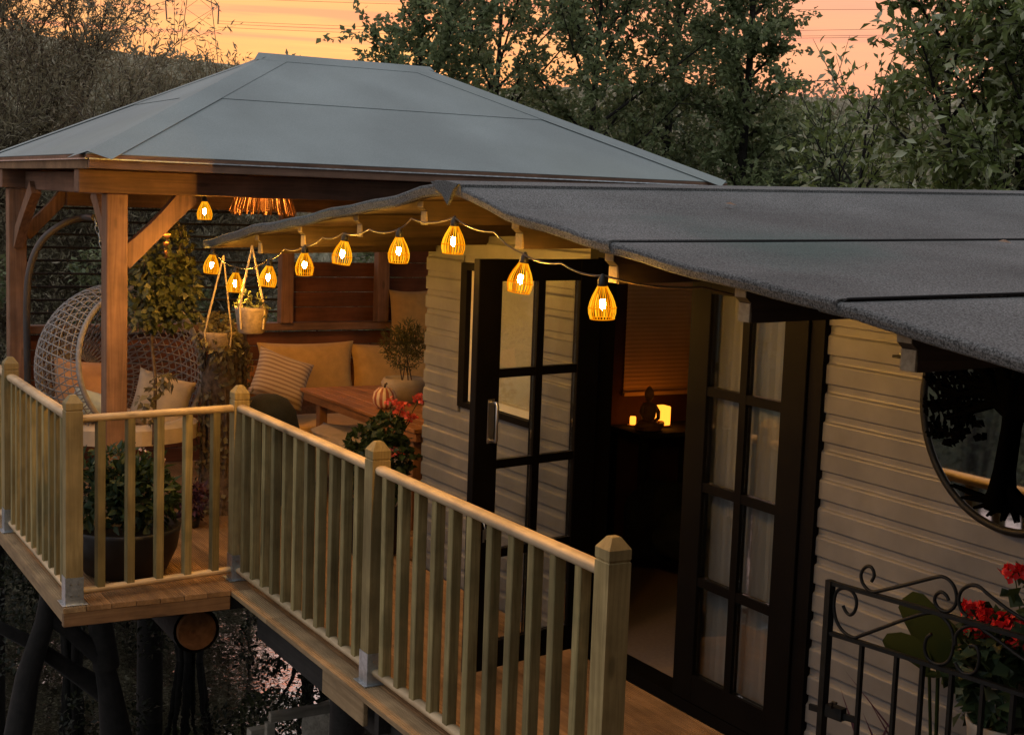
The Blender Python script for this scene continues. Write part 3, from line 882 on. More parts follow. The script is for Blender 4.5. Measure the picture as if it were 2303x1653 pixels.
def door_leaf(hx, hy, ang, width=.782):
    zb, zt = .057, 1.986
    hs, ls = .145, .142           # hinge stile, lock stile
    g0, g1 = hs, width - ls
    mz0, mz1 = .185, 1.885
    m_ = MB()
    m_.cbox(0, hs, -.021, .021, zb, zt, .003).cbox(g1, width, -.021, .021, zb, zt, .003)
    m_.box(hs - .002, g1 + .002, -.0195, .0195, zb + .001, mz0).box(hs - .002, g1 + .002, -.0195, .0195, mz1, zt - .001)
    lf = m_.build('door', BLACK, cabin)
    lf.location = (hx, hy, 0); lf.rotation_euler = (0, 0, ang)
    mid = (g0 + g1) / 2
    MB().box(mid - .022, mid + .022, -.018, .018, mz0 - .001, mz1 + .001).build('muntin', BLACK, lf)
    rh = (mz1 - mz0) / 4
    for i in (1, 2, 3):
        zc = mz0 + rh * i
        for a, b in ((g0 - .001, mid - .0225), (mid + .0225, g1 + .001)):
            MB().box(a, b, -.0165, .0165, zc - .02, zc + .02).build('muntin', BLACK, lf)
    for i in range(4):
        za, zb2 = mz0 + rh * i + (.0205 if i else .0005), mz0 + rh * (i + 1) - (.0205 if i < 3 else .0005)
        for a, b in ((g0 + .0005, mid - .0225), (mid + .0225, g1 - .0005)):
            MB().box(a, b, -.003, .003, za, zb2).build('pane', GLASS, lf)
            # glazing bead, a thin lighter bevel around each pane
    return lf


open_ang = math.atan2(-.978, .21)
leaf = door_leaf(1.968, 1.176, open_ang)
hd = MB(); hx = .782 - .095
for sy in (-1, 1):
    hd.tube([(hx, sy * .0215, 1.33), (hx, sy * .062, 1.33), (hx, sy * .064, 1.32), (hx, sy * .064, 1.16), (hx, sy * .062, 1.153), (hx, sy * .0215, 1.153)], .0085, 8)
hd.cbox(hx - .02, hx + .02, -.0235, .0235, 1.14, 1.345, .001)
hd.build('handle', CHROME, leaf)
hx = .782 - .06
kb = MB(); kb.tube([(hx, .03, .775), (hx + .004, .045, .77), (hx, .05, .745)], .003, 6)
for i, (dx, l_) in enumerate(((-.012, .05), (.01, .06), (.0, .045))):
    kb.box(hx + dx - .005, hx + dx + .005, .046 + i * .004, .0485 + i * .004, .745 - l_, .745)
kb.build('key_bunch', CHROME, leaf)
door_leaf(3.5215, 1.186, PI)

# curtain behind the closed leaf
mb = MB(); n = 90; v = []
for i in range(n + 1):
    x = 2.69 + .80 * i / n
    yy = YC + .052 + .012 * math.sin(i * .55) + .008 * math.sin(i * 1.7 + 1)
    v += [(x, yy, .07), (x, yy + .006 * math.sin(i * .3), 1.97)]
mb.add(v, [(2 * i, 2 * i + 2, 2 * i + 3, 2 * i + 1) for i in range(n)], True)
o = mb.build('curtain', VOILE, None); o['label'] = 'pale grey voile curtain hanging behind the closed glazed door'; o['category'] = 'curtain'

# pleated blind on the end window inside
pb = thing('pleated_blind', 'pleated blind glowing orange above the seated figurine inside the cabin', 'blind')
mb = MB(); v = []; n = 64
for i in range(n + 1):
    z = 1.03 + .86 * i / n
    v += [(.10 + (.0035 if i % 2 else .0), 2.60, z), (.10 + (.0035 if i % 2 else .0), 3.15, z)]
mb.add(v, [(2 * i, 2 * i + 1, 2 * i + 3, 2 * i + 2) for i in range(n)]).build('pleats', PLEAT, pb)
MB().box(.095, .125, 2.595, 3.155, 1.005, 1.03).build('bottom_bar', PLEAT, pb)

# ================================================================== GAZEBO
GX0, GX1, GY0, GY1, GZ, GR = -4.0, -.6, -.70, 3.90, 2.43, 3.230
RX, RY0, RY1 = -2.3, 1.0, 2.2
gaz = thing('gazebo', 'red brown timber gazebo with grey hipped felt roof', 'gazebo', (0, 0, 0))
c00, c10, c11, c01 = (GX0, GY0, GZ), (GX1, GY0, GZ), (GX1, GY1, GZ), (GX0, GY1, GZ)
ra, rb = (RX, RY0, GR), (RX, RY1, GR)


def lerp(a, b, t):
    return tuple(np.asarray(a) * (1 - t) + np.asarray(b) * t)


def slab(poly, th, name, mat, parent, lift=0.):
    p = [Vector(q) for q in poly]
    nrm = (p[1] - p[0]).cross(p[2] - p[0]).normalized()
    if nrm.z < 0:
        p.reverse(); nrm = -nrm
    k = len(p)
    v = [q + nrm * (lift + th) for q in p] + [q + nrm * lift for q in p]
    return MB().add(v, [tuple(range(k)), tuple(range(2 * k - 1, k - 1, -1))] + [(i, k + i, k + (i + 1) % k, (i + 1) % k) for i in range(k)]).build(name, mat, parent)


groof = MB()
groof.add([(c[0], c[1], c[2] - .022) for c in (c00, c10, c11, c01)] + [(RX, RY0, GR - .022), (RX, RY1, GR - .022)] + [(c[0], c[1], c[2] - .002) for c in (c00, c10, c11, c01)] + [(RX, RY0, GR - .002), (RX, RY1, GR - .002)],
          [(0, 1, 4), (1, 2, 5, 4), (2, 3, 5), (3, 0, 4, 5), (7, 6, 10), (8, 7, 10, 11), (9, 8, 11), (6, 9, 11, 10), (0, 6, 7, 1), (1, 7, 8, 2), (2, 8, 9, 3), (3, 9, 6, 0)])
groof = groof.build('roof', GAZY, gaz)
for A, B, Ra, Rb in ((c10, c11, ra, rb), (c01, c00, rb, ra), (c00, c10, ra, ra), (c11, c01, rb, rb)):
    f1, f2 = .54, .515
    tri = Ra is Rb
    slab([A, B, lerp(B, Rb, f1 * .985), lerp(A, Ra, f1 * .985)], .004, 'felt_sheet', GROOF, groof, lift=.0)
    up = [lerp(A, Ra, f2), lerp(B, Rb, f2), Rb] + ([] if tri else [Ra])
    slab(up, .004, 'felt_sheet', GROOF, groof, lift=.0045)
# hip and ridge caps
for A, Ra in ((c10, ra), (c11, rb), (c00, ra), (c01, rb)):
    A, Rv = Vector(A), Vector(Ra); d = (Rv - A).normalized()
    for nx, ny in (((1, 0), (0, -1)),):
        sgnx = 1 if A.x > RX else -1; sgny = -1 if A.y < 1.5 else 1
        ex = Vector((0, -sgny, 0)); ey = Vector((-sgnx, 0, 0))
        ns = (Vector(((GR - GZ) * sgnx, 0, abs(GX1 - RX)))).normalized(); nn = Vector((0, (GR - GZ) * sgny, abs(RY0 - GY0))).normalized()
        s1 = (ex - ex.project(d)); s1 = s1 - s1.project(ns); s1.normalize()
        s2 = (ey - ey.project(d)); s2 = s2 - s2.project(nn); s2.normalize()
        P0 = A + d * .012; P1 = Rv
        topn = (ns + nn).normalized() * .012
        v = [P0 + topn, P1 + topn, P0 + s1 * .15 + ns * .0125, P1 + s1 * .15 + ns * .0125, P0 + s2 * .15 + nn * .0125, P1 + s2 * .15 + nn * .0125,
             P0 + s1 * .15 + ns * .0095, P1 + s1 * .15 + ns * .0095, P0 + s2 * .15 + nn * .0095, P1 + s2 * .15 + nn * .0095]
        MB().add(v, [(0, 2, 3, 1), (0, 1, 5, 4), (2, 6, 7, 3), (4, 5, 9, 8)]).build('hip_cap', GROOF, groof)
dz = .125 * (GR - GZ) / 1.7
rv = []
for y in (RY0 - .09, RY1 + .09):
    zz = GR - .0 if True else 0
    rv += [(RX + .125, y, GR - dz + .014), (RX, y, GR + .016), (RX - .125, y, GR - dz + .014), (RX + .125, y, GR - dz + .008), (RX - .125, y, GR - dz + .008)]
rv[0 + 0] = (RX + .125, RY0 - .16, GR - dz + .014)
MB().add(rv, [(0, 1, 6, 5), (1, 2, 7, 6), (3, 0, 5, 8), (2, 4, 9, 7)]).build('ridge_cap', GROOF, groof)
# dark drip edge under the felt, then fascia boards with a pale bead
for a, b, ax in ((c10, c11, 1), (c00, c10, 0), (c00, c01, 1), (c01, c11, 0)):
    if ax == 1:
        sx = 1 if a[0] > RX else -1
        xo = a[0] - sx * .012
        MB().cbox(min(xo, xo - sx * .028), max(xo, xo - sx * .028), GY0 + .016, GY1 - .016, GZ - .082, GZ - .024, .003).build('fascia', GAZY, gaz)
        MB().box(min(a[0] + sx * .004, a[0] - sx * .010), max(a[0] + sx * .004, a[0] - sx * .010), GY0 + .014, GY1, GZ - .030, GZ - .0225).build('drip_edge', GALV, gaz)
    else:
        sy = -1 if a[1] < 1 else 1
        yo = a[1] - sy * .012
        MB().cbox(GX0 + .0, GX1 - .045, min(yo, yo - sy * .028), max(yo, yo - sy * .028), GZ - .084, GZ - .024, .003).build('fascia', FASC, gaz)
        MB().box(GX0, GX1 - .02, min(a[1] + sy * .004, a[1] - sy * .010), max(a[1] + sy * .004, a[1] - sy * .010), GZ - .030, GZ - .0225).build('drip_edge', GALV, gaz)
PYF = -.505
for x, y in ((-1.0, PYF), (-3.55, -.62), (-1.0, 3.5), (-3.55, 3.5)):
    MB().cbox(x - .065, x + .065, y, y + .13, .002, 2.205, .006).build('post', GAZV, gaz)
MB().cbox(-1.062, -.938, GY0 + .03, 3.86, 2.207, 2.345, .005).build('beam', GAZY, gaz)
MB().cbox(-3.62, -3.48, GY0 + .03, 3.86, 2.207, 2.345, .005).build('beam', GAZY, gaz)
MB().cbox(-3.9, -1.064, -.50, -.38, 2.20, 2.335, .005).build('beam', GAZX, gaz)
MB().cbox(-3.9, -1.064, 3.5, 3.62, 2.20, 2.335, .005).build('beam', GAZX, gaz)


def brace(a, b, bow, w, th, nrm):
    a, b = Vector(a), Vector(b); nrm = Vector(nrm); d = (b - a).normalized(); sd2 = d.cross(nrm)
    n = 8; v = []
    for i in range(n + 1):
        t_ = i / n; c = a.lerp(b, t_) + sd2 * bow * 4 * t_ * (1 - t_)
        wv = w * (1 + .25 * (1 - 4 * t_ * (1 - t_)))
        for s1 in (-1, 1):
            for s2 in (-1, 1):
                v.append(c + sd2 * s1 * wv / 2 + nrm * s2 * th / 2)
    f = []
    for i in range(n):
        o = i * 4; q = o + 4
        f += [(o, o + 1, q + 1, q), (o + 1, o + 3, q + 3, q + 1), (o + 3, o + 2, q + 2, q + 3), (o + 2, o, q, q + 2)]
    f += [(0, 2, 3, 1), (n * 4, n * 4 + 1, n * 4 + 3, n * 4 + 2)]
    return MB().add(v, f)


brace((-.985, PYF + .10, 1.80), (-.985, .02, 2.225), .012, .105, .075, (1, 0, 0)).build('brace', GAZV, gaz)
brace((-1.03, PYF + .06, 1.83), (-1.42, PYF + .06, 2.22), -.012, .10, .07, (0, 1, 0)).build('brace', GAZV, gaz)
brace((-3.50, -.555, 1.80), (-3.10, -.50, 2.22), .012, .10, .07, (0, 1, 0)).build('brace', GAZV, gaz)
brace((-3.53, -.50, 1.86), (-3.53, -.16, 2.22), .010, .09, .07, (1, 0, 0)).build('brace', GAZV, gaz)
# inner rafters and rear header lit by the lamps
for y in (.35, 1.0, 1.6, 2.2, 2.85):
    zt = 3.16 if RY0 <= y <= RY1 else 2.42 + .78 * (1 - min(abs(y - RY0), abs(y - RY1)) / 1.7) - .06
    for s1 in (1, -1):
        xe = GX1 - .15 if s1 > 0 else GX0 + .15
        yy = min(max(y, RY0), RY1)
        MB().beam((xe, y, 2.44), (RX + (0 if yy == y else s1 * abs(y - yy)), y, 3.17 - abs(y - yy) * .47), .045, .09).build('rafter', GAZX, gaz)
MB().cbox(-3.60, -3.46, -.2, 3.4, 2.085, 2.2, .005).build('beam', GAZY, gaz)
# rear screen: boards below the ledge, battens above
rear = thing('rear_screen', '', None); rear.parent = gaz; del rear['label']
for i in range(9):
    MB().cbox(-3.70, -3.675, -.58, 3.62, .004 + i * .119, .117 + i * .119, .004).build('board', PANELW, rear)
MB().cbox(-3.72, -3.60, -.58, 3.62, 1.085, 1.15, .005).build('ledge', GAZY, rear)
for i in range(9):
    z = 1.24 + i * .103
    MB().cbox(-3.705, -3.687, -.6, 1.66, z - .009, z + .009, .003).build('slat', DARKW, rear)
for i in range(4):
    MB().cbox(-3.700, -3.680, 1.72, 3.60, 1.152 + i * .128, 1.276 + i * .128, .004).build('board', PANELW, rear)
for i in range(4, 8):
    MB().cbox(-3.700, -3.680, 2.60, 3.60, 1.152 + i * .128, 1.276 + i * .128, .004).build('board', PANELW, rear)
for y in (1.58, 2.46, ):
    MB().cbox(-3.66, -3.56, y, y + .11, 1.152, 2.08, .005).build('upright', GAZV, rear)

# ================================================================== LAMPS
sh_prof = [(.016, .060), (.023, .047), (.033, .029), (.0415, .008), (.0465, -.013), (.046, -.030), (.040, -.050)]


def shade_meshes():
    ribs = []
    nr = 26
    m1 = MB()
    for k in range(nr):
        a = 2 * PI * k / nr; ca, sa = math.cos(a), math.sin(a)
        jit = random.uniform(-.0015, .0015)
        v = []
        for r_, z in sh_prof:
            r_ += jit
            for wd, dr in ((-.0017, 0), (.0017, 0), (.0017, .0018), (-.0017, .0018)):
                v.append(((r_ + dr) * ca - wd * sa, (r_ + dr) * sa + wd * ca, z))
        f = []
        for i in range(len(sh_prof) - 1):
            for j in range(4):
                f.append((i * 4 + j, i * 4 + (j + 1) % 4, i * 4 + 4 + (j + 1) % 4, i * 4 + 4 + j))
        m1.add(v, f)
    for r_, z in ((.0415, -.050), (.048, -.012), (.017, .060)):
        m1.tube([(r_ * math.cos(2 * PI * i / 20), r_ * math.sin(2 * PI * i / 20), z) for i in range(21)], .0022, 5, cap=False)
    return m1.mesh('lamp')


_t = RIBL.node_tree; _g = _t.nodes.new('ShaderNodeNewGeometry')
_rp = ramp(_t, [(0, (1.0, .20, .0)), (.5, (1.0, .36, .006)), (1, (1.0, .52, .02))]); _t.links.new(_g.outputs['Random Per Island'], _rp.inputs[0])
_t.links.new(_rp.outputs[0], _t.nodes['Principled BSDF'].inputs['Emission Color'])
_t.links.new(math_(_t, 'ADD', math_(_t, 'MULTIPLY', _g.outputs['Random Per Island'], 1.1), .65), _t.nodes['Principled BSDF'].inputs['Emission Strength'])
LAMP_ME = shade_meshes(); LAMP_ME.materials.append(RIBL)
BULB_ME = MB().lathe([(.002, -.024), (.008, -.019), (.0105, -.006), (.0095, .008), (.006, .020)], n=12).mesh('bulb'); BULB_ME.materials.append(BULB)
SOCK_ME = MB().lathe([(.016, .018), (.016, .058), (.0175, .060), (.0165, .084), (.007, .098), (.004, .104)], n=12).mesh('socket'); SOCK_ME.materials.append(SHADEW)


def lamp(parent, p, tilt=(0, 0)):
    o = link('lamp', LAMP_ME, None, parent, tuple(p), (tilt[0], tilt[1], random.uniform(0, 6)))
    link('bulb', BULB_ME, None, o, (0, 0, .004)); link('socket', SOCK_ME, None, o)
    return o


strg = thing('string_lights', 'string of amber ribbed festoon lamps along the cabin roof edge', 'string lights')
BP = [at(x, y, 1, .055) for x, y in ((476, 596), (529, 638), (603, 624), (685, 596), (770, 571), (897, 565), (1020, 543), (1171, 628), (1355, 684))]
hooks = []
for i, p in enumerate(BP):
    ti = (random.uniform(-.12, .12), random.uniform(-.11, .11))
    if i == 7:
        ti = (-.02, .14)
    lamp(strg, p, ti)
    hooks.append(np.array([p[0], p[1], p[2] + .098]))
path = []
att = [at(x, y, 1, .06) for x, y in ((640, 560), (725, 535), (830, 516), (925, 492), (1112, 522), (1262, 592))]
pts = sorted(hooks + att, key=lambda q: q[0]) + [np.array([3.9, .35, 1.985]), np.array([4.05, 1.17, 1.96])]
for a, b in zip(pts[:-1], pts[1:]):
    for i in range(6):
        t_ = i / 6; q = a * (1 - t_) + b * t_; q = q.copy(); q[2] -= .05 * np.linalg.norm(b - a) * 4 * t_ * (1 - t_)
        path.append(q)
path.append(pts[-1])
MB().tube(path, .0036, 6).build('cable', CABLE, strg)

hl = thing('hanging_lamp', 'single amber ribbed lamp hanging from the front gazebo beam', 'lamp')
p = at(460, 476, 0, -1.0); lamp(hl, p)
MB().tube([(p[0], p[1], p[2] + .10), (p[0], p[1], 2.206)], .004, 6).build('cord', CABLE, hl)

pn = thing('pendant_lamp', 'straw fringed pendant lampshade hanging inside the gazebo', 'lamp')
pc = at(592, 455, 0, -2.3); pc[2] = 2.20
mb = MB()
for k in range(150):
    a = 2 * PI * k / 150; r1 = .16 + random.uniform(-.01, .01); r2 = .235 + random.uniform(-.02, .015); z2 = -.10 + random.uniform(-.03, .02)
    mb.beam((pc[0] + r1 * math.cos(a), pc[1] + r1 * math.sin(a), pc[2] + .13), (pc[0] + r2 * math.cos(a), pc[1] + r2 * math.sin(a), pc[2] + z2), .007, .003)
mb.build('fringe', STRAW, pn, kind='stuff')
mb = MB(); mb.lathe([(.03, .20), (.10, .17), (.165, .13), (.163, .12)], tuple(pc), 24).build('cap', STRAW, pn)
MB().tube([(pc[0], pc[1], pc[2] + .19), (pc[0], pc[1], 3.12)], .006, 6).build('cord', CABLE, pn)
PB = emis('pendant_bulb', (1.0, .45, .10), 1500.0)
MB().lathe([(.004, -.03), (.022, -.02), (.030, 0), (.022, .02), (.012, .04)], (pc[0], pc[1], pc[2] + .03), n=14).build('bulb', PB, pn)

# ================================================================== CABIN INTERIOR THINGS
t = thing('side_table', 'dark side table carrying the figurine inside the cabin', 'table', (.36, 2.78, .045))
MB().cbox(-.20, .20, -.34, .30, .755, .785).build('table_top', DARKW, t)
for sx in (-.17, .17):
    for sy in (-.30, .26):
        MB().box(sx - .02, sx + .02, sy - .02, sy + .02, .0, .754).build('leg', DARKW, t)
fg = thing('figurine', 'seated bronze figurine beside a glowing lantern on the side table', 'figurine', (.40, 2.60, .832))
fg.scale = (.74, .74, .74)
mb = MB()
mb.lathe([(.115, .0), (.12, .02), (.10, .05), (.075, .075), (.05, .085)], n=20)
mb.lathe([(.045, .07), (.062, .11), (.066, .15), (.072, .19), (.055, .222), (.022, .235), (.020, .25), (.034, .268), (.042, .30), (.036, .335), (.022, .352), (.014, .368), (.004, .376)], n=18)
for s1 in (-1, 1):
    mb.tube([(0, s1 * .062, .20), (.02, s1 * .088, .15), (.05, s1 * .07, .10), (.075, s1 * .02, .085)], [.020, .019, .017, .014], 8)
    mb.tube([(.0, s1 * .05, .045), (.05, s1 * .11, .045), (.10, s1 * .06, .04), (.10, s1 * -.02, .04)], [.03, .032, .026, .018], 8)
mb.build('body', BRASSY, fg)
ln_ = thing('lantern', 'small glowing amber lantern behind the seated figurine', 'lantern', (.33, 2.745, .832))
MB().cbox(-.045, .045, -.05, .05, .012, .135, .006).build('glow_panel', LANT, ln_)
MB().cbox(-.05, .05, -.055, .055, .0, .0115, .002).build('base', BRASSY, ln_)
ln_ = thing('candle_lantern', 'small amber candle glow on the far side of the seated figurine', 'lantern', (.25, 2.585, .832))
MB().lathe([(.018, .008), (.02, .02), (.02, .05), (.018, .06)], n=14).build('glow_panel', LANT, ln_)
MB().lathe([(.035, .0), (.035, .0075)], n=14).build('base', BRASSY, ln_)
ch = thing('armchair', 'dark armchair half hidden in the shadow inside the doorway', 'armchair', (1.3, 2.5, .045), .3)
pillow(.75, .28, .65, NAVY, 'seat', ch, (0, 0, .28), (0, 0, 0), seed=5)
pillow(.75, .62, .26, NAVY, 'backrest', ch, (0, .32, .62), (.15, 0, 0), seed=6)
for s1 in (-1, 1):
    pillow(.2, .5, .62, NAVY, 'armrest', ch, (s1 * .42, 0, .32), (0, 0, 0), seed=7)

# ================================================================== EGG CHAIR
EC = np.array([-2.05, -.135, .985])
egg = thing('egg_chair', 'woven hanging egg chair with grey rattan shell on a curved stand', 'hanging chair', tuple(EC))
ax = Vector((.76, .36, .17)).normalized()          # towards the open front
ex = Vector((0, 0, 1)).cross(ax).normalized(); ez = ax.cross(ex)
RW, RH, RD = .60, .60, .50


def shell(th, ph):
    c = -math.cos(th) * RD; s1 = math.sin(th)
    q = ax * c + ex * (s1 * math.cos(ph) * RW) + ez * (s1 * math.sin(ph) * RH * (1.0 if math.sin(ph) > 0 else .92))
    return q


THM = R(118)
mb = MB(); K = 60
for sgn in (1, -1):
    for k in range(K):
        p0 = 2 * PI * k / K
        mb.tube([shell(R(14) + (THM - R(14)) * i / 15, p0 + sgn * .62 * i / 15) for i in range(16)], .0052, 4, cap=False)
for i in range(19):
    th = R(14) + (THM - R(14)) * i / 18
    mb.tube([shell(th, 2 * PI * j / 48) for j in range(49)], .0045, 4, cap=False)
mb.build('weave', RATT, egg, kind='stuff')
MB().tube([shell(THM, 2 * PI * j / 64) for j in range(65)], .019, 8, cap=False).build('rim', RATT, egg)
mb = MB(); mb.lathe([(.02, 0), (.13, .01)], n=16)
MB().lathe([(.005, -.004), (.14, .0), (.14, .008), (.005, .006)], tuple(-ax * RD * .97), n=16).build('back_hub', RATT, egg)
# stand: curved tube, and the chain
apex = at(212, 490, 0, -2.25)
sp = [at(x, y, 0, -2.42) for x, y in ((66, 1010), (62, 840), (60, 700), (66, 610), (92, 545), (140, 505), (190, 489))] + [apex]
sp = [Vector(q) - Vector(EC) for q in sp]
fine = []
for i in range(len(sp) - 1):
    p0, p1, p2, p3 = sp[max(i - 1, 0)], sp[i], sp[i + 1], sp[min(i + 2, len(sp) - 1)]
    for j in range(5):
        t_ = j / 5
        fine.append(.5 * ((2 * p1) + (-p0 + p2) * t_ + (2 * p0 - 5 * p1 + 4 * p2 - p3) * t_ ** 2 + (-p0 + 3 * p1 - 3 * p2 + p3) * t_ ** 3))
fine.append(sp[-1])
bz = .012 - EC[2]
fine = [Vector((fine[0].x, fine[0].y, bz + .03))] + fine
MB().tube(fine, .024, 10).build('stand_pole', STANDM, egg)
b0 = Vector((fine[0].x, fine[0].y, bz + .022))
MB().tube([b0 + Vector((.02, 0, 0)), b0 + Vector((.35, .55, 0)), b0 + Vector((.40, .95, 0)), b0 + Vector((.1, 1.15, 0))], .022, 8).tube([b0, b0 + Vector((.75, .15, 0)), b0 + Vector((.98, .55, 0)), b0 + Vector((.7, 1.0, 0))], .022, 8).build('stand_base', STANDM, egg)
top = shell(R(92), PI / 2)
ap = Vector(apex) - Vector(EC)
for i in range(9):
    a = ap.lerp(top, i / 9); b = ap.lerp(top, (i + 1.25) / 9)
    ov = Vector((0, 1, 0)) if i % 2 else Vector((1, 0, 0))
    c = (a + b) / 2; h = (b - a) / 2
    MB().tube([c + h * math.cos(2 * PI * j / 10) + ov * .012 * math.sin(2 * PI * j / 10) for j in range(11)], .0032, 5, cap=False).build('chain_link', GALV, egg)
# seat pad as part, loose cushions as things
pd = MB(); v = []; f = []
for i in range(13):
    for j in range(25):
        r_ = .50 * i / 12; a = 2 * PI * j / 24
        zz = -.44 + .10 * (i / 12) ** 2
        v.append(Vector((.10, 0, 0)) + ax * 0 + Vector((r_ * .92 * math.cos(a), r_ * math.sin(a), zz + (.06 if i < 12 else .0) - .03 * (i == 11))))
for i in range(12):
    for j in range(24):
        f.append((i * 25 + j, (i + 1) * 25 + j, (i + 1) * 25 + j + 1, i * 25 + j + 1))
pd.add(v, f, True)
pd.add([(q[0], q[1], q[2] - .10) for q in v], [q[::-1] for q in f], True)
rimv = 12 * 25
pd.add([v[rimv + j] for j in range(25)] + [(v[rimv + j][0], v[rimv + j][1], v[rimv + j][2] - .10) for j in range(25)], [(j, 25 + j, 26 + j, j + 1) for j in range(24)], True)
pd.build('seat_pad', BEIGE, egg)


def cush(name, label, mat, w, h, t_, loc, rot, seed, cat='cushion', group=None):
    o = pillow(w, h, t_, mat, name, None, loc, rot, seed=seed)
    o['label'] = label; o['category'] = cat
    if group:
        o['group'] = group
    return o


def C3(x, y, d):
    q = at(x, y, 0, d); return (float(q[0]), float(q[1]), float(q[2]))


FACE = PI / 2                       # pillow facing +x
cush('cushion', 'peach canvas cushion in the left of the egg chair', PEACH, .44, .44, .17, C3(190, 880, -2.12), (-.25, .12, FACE + .1), 11)
cush('cushion', 'beige square cushion standing on its corner in the egg chair', BEIGE, .40, .40, .15, C3(362, 905, -1.98), (-.30, .28, FACE - .25), 12)
cush('throw', 'pale blue folded throw over the egg chair seat behind the brown post', BLUEB, .34, .20, .20, C3(212, 915, -1.82), (.2, .35, FACE), 13, 'throw')

# ================================================================== LOUNGE SET
sofa = thing('sofa', 'teak garden sofa with ochre back cushions along the rear gazebo screen', 'sofa', (0, 0, 0))
MB().cbox(-3.55, -2.75, 1.20, 3.5, .20, .26).build('seat_frame', TEAK, sofa)
MB().cbox(-3.58, -3.53, 1.20, 3.5, .26, .80).build('back_frame', TEAK, sofa)
for x in (-3.52, -2.81):
    for y in (1.21, 2.3, 3.42):
        MB().box(x, x + .06, y, y + .06, .004, .1995).build('leg', TEAKV, sofa)
pillow(1.10, .16, .78, OCHRE, 'seat_cushion', sofa, (-3.13, 1.78, .335), (0, 0, PI / 2), seed=20)
pillow(1.10, .16, .78, OCHRE, 'seat_cushion', sofa, (-3.13, 2.90, .335), (0, 0, PI / 2), seed=21)
MB().cbox(-2.74, -2.68, 1.22, 1.29, .004, .62).cbox(-3.52, -2.675, 1.21, 1.30, .6205, .655).build('armrest', TEAKV, sofa)
cush('back_cushion', 'wide ochre back cushion at the open end of the sofa', OCHRE, .86, .50, .20, C3(690, 835, -3.42), (-.14, 0, FACE), 22, group=None)
cush('back_cushion', 'ochre back cushion behind the potted shrub on the table', OCHRE, .80, .50, .20, C3(885, 836, -3.42), (-.14, 0, FACE), 23)
cush('back_cushion', 'upright ochre cushion standing above the sofa against the dark boards', OCHRE, .42, .47, .15, C3(926, 712, -3.52), (-.12, .0, FACE), 24)
cush('cushion', 'striped scatter cushion leaning at the end of the sofa', STRIPE, .46, .42, .16, C3(632, 852, -2.98), (-.45, .35, FACE - .2), 25)
pf = thing('pouffe', 'dark charcoal wool pouffe beside the sofa arm', 'pouffe', (-1.95, .90, .002))
MB().lathe([(.10, .0), (.19, .01), (.235, .08), (.245, .25), (.235, .52), (.20, .68), (.14, .76), (.07, .79), (.005, .795)], n=26).build('body', NAVY, pf)

tb = thing('dining_table', 'slatted teak garden table in front of the sofa', 'table', (0, 0, 0))
for i in range(9):
    y0 = 1.44 + i * .105
    MB().cbox(-2.72, -.62, y0, y0 + .099, .695, .722, .003).build('slat', TEAK, tb)
MB().cbox(-2.70, -.64, 1.46, 1.50, .63, .6945).cbox(-2.70, -.64, 2.30, 2.34, .63, .6945).build('apron', TEAK, tb)
for x in (-2.55, -.85):
    for y in (1.51, 2.23):
        MB().cbox(x, x + .075, y, y + .065, .002, .694).build('leg', TEAKV, tb)
be = thing('bench', 'low teak bench with grey seat pad pushed under the table edge', 'bench', (0, 0, 0))
MB().cbox(-2.42, -.92, 1.33, 1.72, .36, .405).build('seat_frame', TEAK, be)
for x in (-2.38, -1.03):
    for y in (1.345, 1.645):
        MB().box(x, x + .06, y, y + .06, .002, .3595).build('leg', TEAKV, be)
pillow(1.52, .085, .42, GREYC, 'seat_pad', be, (-1.67, 1.525, .447), (0, 0, 0), seed=30, pinch=.02)
fs = thing('footstool', 'low grey upholstered footstool between the sofa arm and the bench', 'footstool', (0, 0, 0))
pillow(.78, .26, .62, GREYC, 'pad', fs, (-2.30, 1.27, .26), (0, 0, 0), seed=31, pinch=.02)
for x in (-2.6, -2.05):
    for y in (1.05, 1.42):
        MB().box(x, x + .05, y, y + .05, .002, .16).build('leg', TEAKV, fs)

gp = at(864, 907, 2, .76)
gd = thing('striped_gourd', 'small round striped gourd ornament on the teak table', 'ornament', (gp[0], gp[1], .723))
mb = MB(); mb.lathe([(.01, 0), (.05, .006), (.082, .04), (.088, .08), (.078, .12), (.045, .15), (.012, .152)], n=24); mb.build('body', PUMP, gd)
MB().tube([(0, 0, .150), (.01, 0, .175), (.025, .005, .185)], .008, 6).build('stalk', TWIG, gd)


# ================================================================== PLANTS
def foliage(name, mat, centers, radii, n, lsize, lwid, parent, seed=0, up=.25, origin=(0, 0, 0), kind=True, shell_=.55, zmin=None):
    """a bushy mass: leaves scattered through several uneven lobes"""
    g = np.random.default_rng(seed)
    cs = np.array(centers, float); rs = np.array(radii, float)
    if rs.ndim == 1:
        rs = np.repeat(rs[:, None], 3, 1)
    w = rs.prod(1) ** (2 / 3); w /= w.sum()
    idx = g.choice(len(cs), n, p=w)
    d = rdir(n, g); rad = g.uniform(0, 1, n) ** (1 / 3) * (1 - shell_) + shell_ * g.uniform(.55, 1.06, n)
    pos = cs[idx] + d * rs[idx] * rad[:, None]
    ld = unit(d * .6 + rdir(n, g) * .9 + np.array([0, 0, up]))
    nr = unit(rdir(n, g) * .7 + np.array([0, 0, .8]) + d * .4)
    ls = lsize * g.uniform(.55, 1.25, n)
    pos = pos - np.array(origin)
    if zmin is not None:
        k = pos[:, 2] > zmin; pos, ld, nr, ls = pos[k], ld[k], nr[k], ls[k]
    me = leaf_mesh(name, pos, ld, nr, ls, ls * lwid)
    o = link(name, me, mat, parent)
    if kind:
        o['kind'] = 'stuff'
    return o


